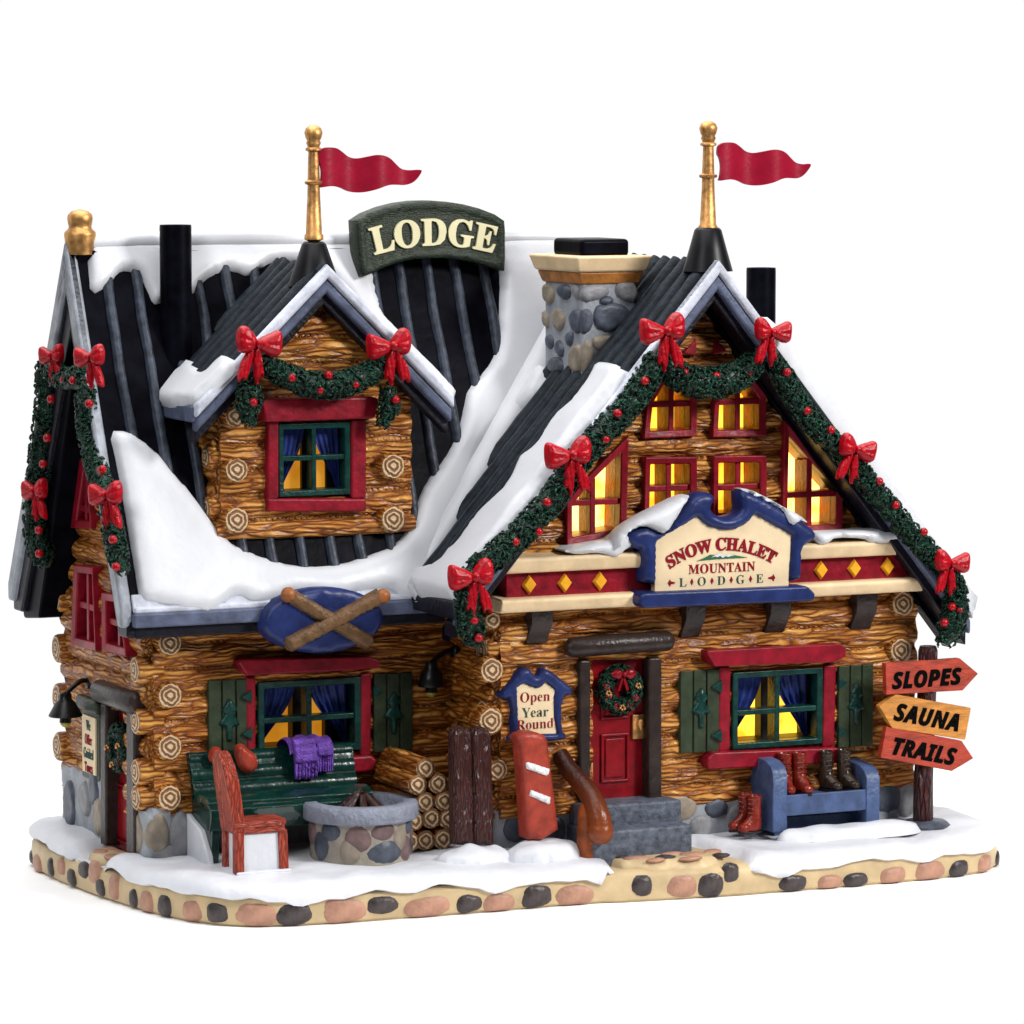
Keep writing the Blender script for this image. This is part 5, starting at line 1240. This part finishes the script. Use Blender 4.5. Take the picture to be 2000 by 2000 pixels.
# ------------------------------------------------------------ fire pit
pc = hit(c4(560, 1487), (0, 0, .9), (0, 0, 1)); RW = .98; pcx = pc.x+.42; pcy = pc.y+RW
Qp = front(pc.y-.08); zr0 = Qp.uv(c4(550, 1283))[1]; zr1 = Qp.uv(c4(550, 1190))[1]
t = thing('fire_pit', 'round stone fire pit with a pale grey rim and charred wood', 'fire pit', (pcx, pcy, .9))
mb = MB(); mb.lathe((pcx, pcy, 0), [(RW, .75), (RW-.02, 1.2), (RW, zr0+.05)], 48); FPW = mb.build('pit_wall', ST_T2 if False else mat('pit_mortar', (.3, .27, .22), .5, var=.2, bump=.3), t)
mb = MB(); ro = 1.13; mb.lathe((pcx, pcy, 0), [(ro-.03, zr0), (ro, zr0+.04), (ro, zr1-.06), (ro-.05, zr1), (ro-.28, zr1), (ro-.33, zr1-.05), (ro-.36, zr1-.3), (0.01, zr1-.32)], 56); mb.build('rim', FIRE, t, sharp=55)
zm_ = zr1-.3; mb = MB()
for i in range(7):
    a = i*.9; r0 = .45; mb.tube([(pcx+r0*math.cos(a), pcy+r0*math.sin(a), zm_+.05), (pcx+.1*math.cos(a+.3), pcy+.1*math.sin(a+.3), zm_+.42+.05*math.sin(i*2))], [.11, .06], 7)
mb.build('charred_wood', mat('charred_wood', (.03, .012, .01), .35, var=.5, bump=.6), t)
for a0, z_, w_, hh_, m in [(-150, .8, .3, .2, ST_D), (-115, .62, .34, .26, ST_P), (-85, .82, .34, .2, ST_P), (-60, .55, .26, .28, ST_T), (-38, .85, .26, .2, ST_D), (-20, .6, .25, .25, ST_P), (-80, .2, .5, .22, ST_D), (-125, .25, .28, .26, ST_T), (-48, .2, .3, .26, ST_P), (-22, .2, .28, .2, ST_D), (-165, .35, .28, .3, ST_D), (5, .7, .25, .3, ST_M), (-5, .25, .25, .2, ST_P), (-185, .7, .25, .3, ST_P)]:
    zc_ = .95+z_*(zr0-.95); mb = MB(); rr = 14; R_ = 3; P = []; ph_ = random.random()*9
    for j in range(R_+1):
        f = 1-j/R_
        for k in range(rr):
            w = 2*math.pi*k/rr; q_ = f*(1+.2*mn.noise(Vector((math.cos(w), math.sin(w), ph_)))); aa = math.radians(a0)+math.cos(w)*w_*.78*q_/RW; r_ = RW-.01+.05*math.sqrt(max(0, 1-f**3))
            P.append((pcx+r_*math.cos(aa), pcy+r_*math.sin(aa), min(zr0-.01, zc_+math.sin(w)*hh_*.98*q_)))
    mb.add(P, [(j*rr+k, j*rr+(k+1) % rr, (j+1)*rr+(k+1) % rr, (j+1)*rr+k) for j in range(R_) for k in range(rr)]); mb.build('stone', m, FPW, sharp=80)
# ------------------------------------------------------------ log pile
QL = front(-.55); places = ['topmost log of the stack', 'left log of the second row', 'right log of the second row', 'left log of the third row', 'right log of the third row', 'left log of the fourth row', 'middle log of the fourth row',
                            'right log of the fourth row', 'left log of the bottom row', 'middle log of the bottom row', 'right log of the bottom row']
for i, (x, y) in enumerate([(915, 968), (872, 1058), (985, 1050), (915, 1150), (1018, 1145), (855, 1252), (948, 1238), (1040, 1240), (830, 1365), (915, 1357), (1010, 1350)]):
    u, v = QL.uv(c4(x, y)); r = .195; t = thing('firewood_log', 'cut '+places[i]+' beside the corner', 'log', (u, -.55, v), 'firewood logs stacked in the corner'); mb = MB()
    yb_ = YL+.0 if i < 8 else .8
    mb.tube([(u, -.53, v), (u, -.4, v), (u-.02, .4, v+.02), (u, yb_, v)], [r, r*1.05, r*1.02, r], 16); mb.build('bark', WY, t, sharp=60)
    mb = MB(); c_ = Vector((u, -.55, v)); n = 20
    P = [c_+Vector((math.cos(2*math.pi*k/n), 0, math.sin(2*math.pi*k/n)))*r*q*(1+.06*mn.noise(Vector((k*.7, i, 0))))+Vector((0, dy, 0)) for q, dy in ((1.0, .05), (1.0, .0), (.9, -.02), (.4, -.025)) for k in range(n)]
    mb.add(P, [(j*n+k, j*n+(k+1) % n, (j+1)*n+(k+1) % n, (j+1)*n+k) for j in range(3) for k in range(n)]+[tuple(range(3*n, 4*n))]); mb.build('cut_end', RING, t, org=c_, sharp=60)
# ------------------------------------------------------------ garden bench, scarf, mittens
BX0, BX1 = -6.35, -2.95; t = thing('garden_bench', 'glossy dark green slatted bench against the left wing wall', 'bench', (-4.6, .7, .9))
Qb = front(1.1); ztp = Qb.uv(c2(1400, 1138))[1]; Qf = front(.1); zs1 = Qf.uv(c2(1400, 1400))[1]; zs0 = Qf.uv(c2(1400, 1565))[1]
zseat = zs1
def slat(y0, z0, y1, z1, th=.09, x0=BX0, x1=BX1):
    """a board with rounded edges between two points of the section"""
    a = Vector((0, y0, z0)); b__ = Vector((0, y1, z1)); d = (b__-a).normalized(); n_ = Vector((0, -d.z, d.y))
    if n_.y > 0: n_ = -n_
    prof = [a, a+n_*th*.8+d*.03, a+n_*th+(b__-a)*.25, a+n_*th*1.15+(b__-a)*.5, a+n_*th+(b__-a)*.75, b__+n_*th*.8-d*.03, b__, b__-n_*th*.6, a-n_*th*.6]
    mb = MB(); mb.add([Vector((x, p.y, p.z)) for x in (x0, x1) for p in prof], [tuple(range(9))[::-1], tuple(range(9, 18))]+[(i, (i+1) % 9, 9+(i+1) % 9, 9+i) for i in range(9)]); return mb
H_ = ztp-zs1
slat(1.10, ztp-.36*H_, 1.22, ztp, .11).build('back_slat', BENCHG, t, bevel=.02)
slat(.98, ztp-.73*H_, 1.11, ztp-.35*H_, .11).build('back_slat', BENCHG, t, bevel=.02)
slat(.86, zs1-.08, .99, ztp-.72*H_, .11).build('back_slat', BENCHG, t, bevel=.02)
slat(.84, zs1-.1, 1.09, ztp-.05, .02).build('back_panel', BENCHG, t)
slat(.46, zs1+.0, .9, zs1-.05, .1).build('seat_slat', BENCHG, t, bevel=.02)
slat(.02, zs1-.12, .48, zs1-.0, .1).build('seat_slat', BENCHG, t, bevel=.02)
slat(.12, zs0, .0, zs1-.12, .1).build('seat_rail', BENCHG, t, bevel=.02)
for x in (BX0+.12, BX1-.3):
    mb = MB(); mb.prism(side(0), [(-1.15, .7), (-.2, .7), (-.1, zs0+.1), (-.15, zs1-.1), (-1.0, zs1-.1), (-1.2, ztp-.2)], -x-.14, -x+.04); mb.build('leg', BENCHG, t, bevel=.03)
mb = MB(); mb.prism(side(0), [(-1.2, .7), (.05, .7), (-.05, 1.05), (-.45, zs0-.02), (-1.2, zs0+.2)], -BX0-.1, -BX0+.03); mb.build('snow_drift', SNOWG, t, bevel=.05, seg=3)
PURP = mat('purple_scarf_paint', (.16, .065, .4), .45, var=.35, vs=5, bump=.8, bs=26)
t = thing('scarf', 'purple fringed knitted scarf draped over the green bench back', 'scarf', (-4, 1, 3.5))
def scarf(c, top, bot, x0, x1, fr_, label=None):
    """a strip over the back rail, its lower end cut into a fringe"""
    Q = front(fr_); u0 = Q.uv(c2(x0, 0))[0]; u1 = Q.uv(c2(x1, 0))[0]; v1 = Q.uv(c2((x0+x1)/2, top))[1]; v0 = Q.uv(c2((x0+x1)/2, bot))[1]
    mb = MB(); P = [(u0+.0, v1), (u1-.02, v1+.02)]+[(u1+.03, (v0+v1)/2), (u1+.05, v0)]; n = 7; w = (u1-u0)
    for i in range(n-1, -1, -1):
        a = u0+.04+w*(i+1)/n; b__ = u0+.04+w*i/n
        P += [(a-.0, v0-.0), (a-.01, v0-.3), (b__+.02, v0-.3-.02*(i % 2)), (b__+.012, v0)] if True else []
    P += [(u0+.02, (v0+v1)/2)]
    mb.sheet(Q, P, lambda u, v, d: .05+.05*np.sqrt(1-(1-np.clip(d/.04, 0, 1))**2)+.02*np.sin(u*24)+.012*np.sin(v*40), .045, skirt=-.03)
    return mb
m1 = scarf(0, 1085, 1215, 1570, 1690, .72); m1.build('long_end', PURP, t, sharp=80)
m2 = scarf(0, 1100, 1175, 1690, 1780, .8); m2.build('short_end', PURP, t, sharp=80)
mb = MB(); Qz = front(.8)
u0 = Qz.uv(c2(1548, 0))[0]; u1 = Qz.uv(c2(1785, 0))[0]; vs = []; n, m = 14, 18
for j in range(m+1):
    a = math.pi*j/m
    for i in range(n+1):
        s_ = i/n; vs.append((u0+(u1-u0)*s_, 1.07-.36*math.cos(a), ztp-.1+.26*math.sin(a)+.025*math.sin(s_*20)+.05*math.sin(s_*3.1)))
mb.add(vs, [(j*(n+1)+i, j*(n+1)+i+1, (j+1)*(n+1)+i+1, (j+1)*(n+1)+i) for j in range(m) for i in range(n)]); mb.build('fold', PURP, t, sharp=80)
MIT = mat('russet_mitten_paint', (.3, .035, .018), .3, var=.25, bump=.2)
def mitten(label, pts, c, y):
    Q = front(y); P = smoothpoly(Q.uvs(pts, c), 2); mb = MB(); mb.sheet(Q, P, puff(.15, .13, .02, 3, 0), .05, skirt=-.03)
    cu = sum(p[0] for p in P)/len(P); cv = sum(p[1] for p in P)/len(P)
    tag(mb.build('mitten', MIT, None, org=Q.pt(cu, cv), sharp=80), label, 'mitten', 'red mittens on the bench back')
mitten('full red mitten hanging free on the bench back', [(1262, 1150), (1270, 1115), (1310, 1108), (1330, 1135), (1370, 1160), (1392, 1200), (1380, 1250), (1340, 1275), (1300, 1260), (1275, 1210)], c2, .9)
mitten('red mitten half hidden behind the chair back', [(1120, 1190), (1135, 1130), (1180, 1125), (1200, 1160), (1195, 1210), (1150, 1225)], c2, .9)
# ------------------------------------------------------------ red chair
CW = woodmat('russet_chair_wood', 2, dark=(.12, .012, .006), mid=(.3, .034, .015), light=(.44, .075, .035), across=17, bump=.5)
CWX = woodmat('russet_seat_wood', 0, dark=(.14, .014, .007), mid=(.3, .034, .015), light=(.44, .075, .035), across=17, bump=.5)
cx0, cx1, cy0, cy1 = -6.3, -5.2, -1.18, -.42; t = thing('wooden_chair', 'russet wooden chair beside the fire pit with snow packed under it', 'chair', ((cx0+cx1)/2, -.8, .9))
Qc = front(cy0); zc0 = Qc.uv(c2(1300, 1605))[1]; zc1 = Qc.uv(c2(1400, 1535))[1]; ztop = front(-.8).uv(c2(1220, 1150))[1]
mb = MB(); P = [(cx0, cy0), (cx1-.15, cy0), (cx1, cy0+.12), (cx1, cy1-.12), (cx1-.15, cy1), (cx0, cy1)]; mb.prism(ground(0), P, zc1-.1, zc1+.02, [(x*1.0, y) for x, y in P]); mb.build('seat', CWX, t, bevel=.035, seg=3)
mb = MB(); mb.box((cx0+.02, cy0+.03, zc0), (cx1-.06, cy1-.03, zc1-.08)); mb.build('apron', CWX, t, bevel=.03)
for x, y in ((cx0+.02, cy0+.0), (cx1-.2, cy0+.02), (cx0+.02, cy1-.2), (cx1-.2, cy1-.2)):
    mb = MB(); sp_ = .04 if x > -5.8 else -.0
    mb.prism(ground(0), [(x+sp_, y), (x+.18+sp_, y), (x+.18+sp_, y+.18), (x+sp_, y+.18)], .7, zc0+.05, [(x, y), (x+.18, y), (x+.18, y+.18), (x, y+.18)]); mb.build('leg', CW, t, bevel=.02)
mb = MB(); hh = ztop-zc1; yy = [(cy0+.02, 0), (cy1-.02, 0), (cy1-.02, .65), (cy1-.1, .85), (cy1-.25, .97), (-.8, 1.0), (cy0+.25, .97), (cy0+.1, .85), (cy0+.02, .65)]
k = len(yy); mb.add([(cx0-.0-.24*b__**1.3, a, zc0+.02+(ztop-zc0)*b__) for a, b__ in yy]+[(cx0+.26-.24*b__**1.3, a, zc0+.02+(ztop-zc0)*b__) for a, b__ in yy], [tuple(range(k))[::-1], tuple(range(k, 2*k))]+[(i, (i+1) % k, k+(i+1) % k, k+i) for i in range(k)])
mb.build('backrest', CW, t, bevel=.04, seg=3)
mb = MB(); mb.box((cx0+.1, cy0+.08, .75), (cx1-.1, cy1-.06, zc0+.01)); mb.box((cx0+.03, cy0-.04, .78), (cx1+.05, cy1, .93)); mb.build('packed_snow', SNOWG, t, bevel=.04, seg=3)
# ------------------------------------------------------------ skis, snowboard and their snow mounds
SKW = woodmat('dark_ski_wood', 2, dark=(.018, .005, .005), mid=(.045, .013, .012), light=(.065, .02, .018), across=17, bump=.5)
Qk = front(-1.25)
for i, (x0, x1, lab) in enumerate(((1078, 1182, 'left ski of the dark brown pair leaning by the corner'), (1184, 1288, 'right ski of the dark brown pair leaning by the corner'))):
    P = Qk.uvs([(x0-12, 1380), (x1-8, 1380), (x1, 800), (x1-12, 765), ((x0+x1)/2, 748), (x0+12, 765), (x0, 800)], c4); mb = MB()
    mb.sheet(Qk, P, puff(.07, .05, .01, 3, 0), .08, skirt=-.2); o = mb.build('ski', SKW, None, org=Qk.pt(*P[0]), sharp=80)
    for v in o.data.vertices: v.co.y += .09*v.co.z
    tag(o, lab, 'ski', 'pair of dark brown skis')
SBM = mat('russet_snowboard_paint', (.3, .038, .022), .38, var=.25, vs=4, bump=.5, bs=10)
Qn = front(-1.45); t = thing('snowboard', 'russet snowboard with two white binding pads standing in snow', 'snowboard', (0, -1.4, 1.2))
P = Qn.uvs([(292, 1760), (270, 1400), (240, 1000), (212, 930), (240, 905), (300, 884), (370, 884), (430, 908), (455, 950), (500, 1300), (545, 1680), (420, 1760)], c11)
mb = MB(); mb.sheet(Qn, P, puff(.05, .06, .01, 3, 0), .08, skirt=-.38); mb.build('board', SBM, t, sharp=80)
WP = mat('white_binding_paint', (.72, .72, .74), .4, var=.25, vs=14, bump=.6, bs=22)
for pts in ([(275, 1128), (300, 1122), (468, 1180), (462, 1245), (440, 1240), (275, 1180)], [(310, 1348), (478, 1412), (472, 1480), (295, 1400)]):
    mb = MB(); mb.sheet(Qn, Qn.uvs(pts, c11), puff(.1, .02, .0, 8, .04), .04, skirt=0); mb.build('binding', WP, t, sharp=80)
def mound(x, y, a, b__, h, lab):
    mb = MB(); E_ = [(x+a*math.cos(w)*(1+.1*mn.noise(Vector((math.cos(w)*2, math.sin(w)*2, x)))), y+b__*math.sin(w)) for w in np.linspace(0, 2*math.pi, 30)[:-1]]
    mb.sheet(ground(.82), E_, puff(h, min(a, b__)*.8, .14, 2.3, -.1), .08); tag(mb.build('snow_mound', SNOWG, None, org=(x, y, .8), sharp=80), lab, 'snow mound', 'small snow mounds')
a = Qk.uv(c4(1165, 1380)); mound(a[0], -1.35, .85, .5, .27, 'snow mound at the foot of the two dark skis')
a = Qn.uv(c11(400, 1750)); mound(a[0]+.05, -1.5, .85, .55, .33, 'snow mound at the foot of the russet snowboard')
# ------------------------------------------------------------ handrail of the steps
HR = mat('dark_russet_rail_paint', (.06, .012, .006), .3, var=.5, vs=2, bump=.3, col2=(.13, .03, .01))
# the rail's colour goes from dark brown at the wall to copper at its lower end
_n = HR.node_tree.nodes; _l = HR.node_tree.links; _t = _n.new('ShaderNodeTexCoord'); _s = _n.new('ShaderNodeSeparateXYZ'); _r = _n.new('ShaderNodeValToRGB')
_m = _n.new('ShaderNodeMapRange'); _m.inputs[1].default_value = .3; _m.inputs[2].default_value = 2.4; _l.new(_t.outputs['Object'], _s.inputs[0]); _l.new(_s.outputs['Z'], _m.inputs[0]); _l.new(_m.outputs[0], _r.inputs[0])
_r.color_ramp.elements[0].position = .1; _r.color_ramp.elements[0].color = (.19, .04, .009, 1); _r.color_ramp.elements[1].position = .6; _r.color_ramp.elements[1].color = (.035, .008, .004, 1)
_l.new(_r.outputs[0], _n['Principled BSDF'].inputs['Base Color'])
HP_ = mat('copper_post_paint', (.22, .05, .012), .35, var=.4, vs=5, bump=.4)
t = thing('step_handrail', 'thick rounded wooden handrail left of the door steps', 'handrail', (1.2, -1.9, .9))
def pr(c, p, y): return front(y).pt(*front(y).uv(c(*p)))
path = [pr(c11, (558, 1060), YR-.15), pr(c11, (630, 1180), -1.1), pr(c11, (755, 1325), -1.5), pr(c11, (825, 1425), -1.75), pr(c11, (865, 1530), -1.95), pr(c11, (893, 1620), -2.05), pr(c11, (893, 1700), -2.08)]
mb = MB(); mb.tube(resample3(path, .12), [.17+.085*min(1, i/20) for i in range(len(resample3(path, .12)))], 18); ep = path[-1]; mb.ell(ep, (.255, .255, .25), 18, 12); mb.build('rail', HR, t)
mb = MB(); a = pr(c11, (790, 1450), -1.72); b__ = pr(c11, (783, 1900), -1.72); mb.tube([a, a.lerp(b__, .06), a.lerp(b__, .2), (a+b__)/2, b__], [.08, .15, .19, .2, .21], 16); mb.build('post', HP_, t, sharp=60)
# ------------------------------------------------------------ blue boot bench with boots
BL = mat('slate_blue_bench_paint', (.05, .08, .175), .4, var=.25, vs=4, bump=.4, bs=8)
YB2 = -1.75; Qe = front(YB2); t = thing('boot_bench', 'small slate blue bench holding boots under the right window', 'bench', (6.6, -1.3, 1))
for xa_, xb_, yt_, yb__ in ((688, 762, 915, 1225), (1172, 1240, 935, 1205)):
    u0, v1 = Qe.uv(c8(xa_, yt_)); u1, v0 = Qe.uv(c8(xb_, yb__)); v0 -= .12
    mb = MB(); mb.prism(side(0), [(-YR-.05, v0), (-YB2, v0), (-YB2, v1-.18), (-YB2-.1, v1-.03), (-YB2-.3, v1+.05), (-YR-.05, v1+.12)], -u1, -u0); mb.build('end_panel', BL, t, bevel=.03, seg=3)
u0, v1 = Qe.uv(c8(762, 1070)); u1, v0 = Qe.uv(c8(1175, 1145)); mb = MB(); mb.rect(Qe, u0-.02, v0, u1+.02, v1, -.12, -.03); mb.build('front_rail', BL, t, bevel=.02)
zsh = v1; mb = MB(); mb.box((u0-.02, YB2+.13, v1-.14), (u1+.02, YR-.05, v1-.04)); mb.build('shelf', BL, t, bevel=.02)
mb = MB(); mb.box((u0-.02, YB2+.5, .8), (u1+.02, YB2+.6, v0-.1)); mb.build('lower_board', BL, t, bevel=.02)
BT1 = mat('russet_boot_paint', (.17, .014, .007), .25, var=.4, vs=5, bump=.4, bs=10); BT2 = mat('dark_brown_boot_paint', (.028, .016, .01), .22, var=.5, vs=5, bump=.4, bs=10); SOLE = mat('dark_sole_paint', (.012, .01, .012), .4, bump=.1)
def boot(name, label, loc, rz, m, s=1.0, group=None):
    t = thing(name, label, 'boot', loc, group); O_ = Vector(loc); L_ = []
    def T(x, y, z): return O_+Vector((x, y, z))
    # local: toe towards -Y, height 1
    mb = MB(); secs = [(.02, .10, .12, .16), (.10, .13, .15, .19), (.2, .1, .15, .2), (.3, .03, .135, .16), (.42, .0, .13, .135), (.58, .0, .135, .14), (.74, .0, .145, .15), (.82, .0, .15, .155), (.84, .0, .12, .12), (.72, .0, .11, .11)]
    n = 18; vs = []
    for z, yo, rx, ry in secs:
        for k in range(n):
            w = 2*math.pi*k/n; c_, s_ = math.cos(w), math.sin(w); fy = ry*(2.0 if s_ < 0 and z < .25 else 1.25 if s_ < 0 and z < .35 else 1)
            vs.append(T(rx*c_*(1-.25*max(0, -s_)*(z < .25)), s_*fy-yo*.35, z+.012*math.sin(z*60)))
    mb.add(vs, [(j*n+k, j*n+(k+1) % n, (j+1)*n+(k+1) % n, (j+1)*n+k) for j in range(len(secs)-1) for k in range(n)]+[tuple(range(n))[::-1], tuple(range((len(secs)-1)*n, len(secs)*n))])
    mb.ell(T(0, -.3, .12), (.135, .15, .11), 16, 10); mb.build('upper', m, t, sub=1, sharp=80)
    mb = MB(); P = [(math.cos(w)*.15*(1 if math.sin(w) > 0 else .95), math.sin(w)*(.17 if math.sin(w) > 0 else .45)) for w in np.linspace(0, 2*math.pi, 21)[:-1]]
    mb.add([T(x, y, z) for z in (0, .05) for x, y in P], [tuple(range(20))[::-1], tuple(range(20, 40))]+[(i, (i+1) % 20, 20+(i+1) % 20, 20+i) for i in range(20)]); mb.build('sole', SOLE, t, bevel=.012)
    mb = MB()
    for i in range(5):
        z = .32+i*.1; mb.tube([T(-.1, -.11-.0*i, z), T(0, -.165+.0*i, z+.02), T(.1, -.11, z)], .018, 6)
    mb.build('laces', m, t)
    for ch in t.children: pass
    t.rotation_euler = (0, 0, rz); t.scale = (s, s, s); return t
def foot(px, py, y): return front(y).uv(c8(px, py))[0]
G1_ = 'boots drying by the blue bench'
yb = -1.25
boot('boot', 'left russet boot of the pair standing on the blue bench', (foot(745, 1060, yb), yb, zsh-.04), -.15, BT1, 1.0, G1_)
boot('boot', 'right russet boot of the pair standing on the blue bench', (foot(815, 1060, yb), yb-.05, zsh-.04), .05, BT1, 1.0, G1_)
boot('boot', 'left dark brown boot on the blue bench', (foot(960, 1050, yb), yb, zsh-.04), .25, BT2, .98, G1_)
boot('boot', 'right dark brown boot on the blue bench', (foot(1050, 1050, yb), yb, zsh-.04), .3, BT2, .98, G1_)
yg = -1.45
boot('boot', 'front russet boot on the snow left of the blue bench', (foot(580, 1230, yg), yg-.1, .98), -1.35, BT1, .92, G1_)
boot('boot', 'rear russet boot on the snow left of the blue bench', (foot(560, 1230, yg)+.04, yg+.22, .98), -1.35, BT1, .92, G1_)
mb = MB(); Qd = ground(.86); P = [(4.9, -2.0), (5.6, -2.2), (6.4, -2.25), (7.4, -2.3), (8.1, -2.1), (8.25, -1.7), (7.6, -1.55), (6.6, -1.4), (5.6, -1.45), (5.0, -1.6)]
mb.sheet(Qd, smoothpoly(P, 2), puff(.2, .35, .09, 1.9, -.05), .1); tag(mb.build('snow_mound', SNOWG, None, org=(6.5, -1.8, .86), sharp=80), 'long low snow drift in front of the blue boot bench', 'snow mound', 'small snow mounds')
# ------------------------------------------------------------ signpost
PW = woodmat('plum_post_wood', 2, dark=(.012, .004, .005), mid=(.05, .012, .014), light=(.085, .024, .026), across=12, bump=.9)
RW_ = mat('russet_board_paint', (.33, .035, .015), .4, var=.3, vs=2.5, bump=.4, stretch=(1, 1, 5)); YW = mat('ochre_board_paint', (.5, .2, .035), .4, var=.25, vs=2.5, bump=.4, stretch=(1, 1, 5))
YP = -1.5; Qg = front(YP); t = thing('signpost', 'wooden signpost with three arrow boards at the right end', 'signpost', (8.6, YP, .9))
a = Qg.uv(c8(1488, 295)); b__ = Qg.uv(c8(1462, 1195)); mb = MB()
mb.tube([Qg.pt(b__[0], b__[1]-.1), Qg.pt(b__[0], b__[1]+.8), Qg.pt((a[0]+b__[0])/2, (a[1]+b__[1])/2), Qg.pt(a[0], a[1]-.1), Qg.pt(a[0], a[1])], [.21, .2, .19, .2, .17], 9); mb.build('post', PW, t, sharp=50)
mb = MB(); mb.lathe((b__[0]+.1, YP+.05, b__[1]-.22), [(.5, 0), (.5, .12), (.42, .2), (.2, .24)], 9); mb.build('foot', ST_D, t, sharp=40)
def sbold(s): return ''.join(chr(0x1D63C+ord(ch)-65) for ch in s)
Qa = front(YP-.2)
for word, pts, m, cx_, cy_, sz in (('SLOPES', [(1265, 385), (1650, 358), (1745, 438), (1665, 525), (1270, 547)], RW_, 1480, 462, .44), ('SAUNA', [(1232, 605), (1320, 545), (1708, 615), (1678, 780), (1300, 720)], YW, 1480, 663, .46), ('TRAILS', [(1270, 712), (1660, 785), (1720, 875), (1610, 942), (1240, 872)], RW_, 1468, 840, .45)):
    P = Qa.uvs(pts, c8); mb = MB(); A_ = sum(P[i][0]*P[(i+1) % 5][1]-P[(i+1) % 5][0]*P[i][1] for i in range(5)); mb.prism(Qa, P if A_ > 0 else P[::-1], -.12, .03)
    bd = mb.build('arrow_board', m, t, bevel=.015)
    i0, i1 = {'SLOPES': (0, 1), 'SAUNA': (1, 2), 'TRAILS': (0, 1)}[word]; rt = math.atan2(P[i1][1]-P[i0][1], P[i1][0]-P[i0][0])
    text(sbold(word), Qa, *Qa.uv(c8(cx_, cy_)), sz, .03, .012, INKB, 'letters', bd, rot=rt, off=.014, space=1.06)
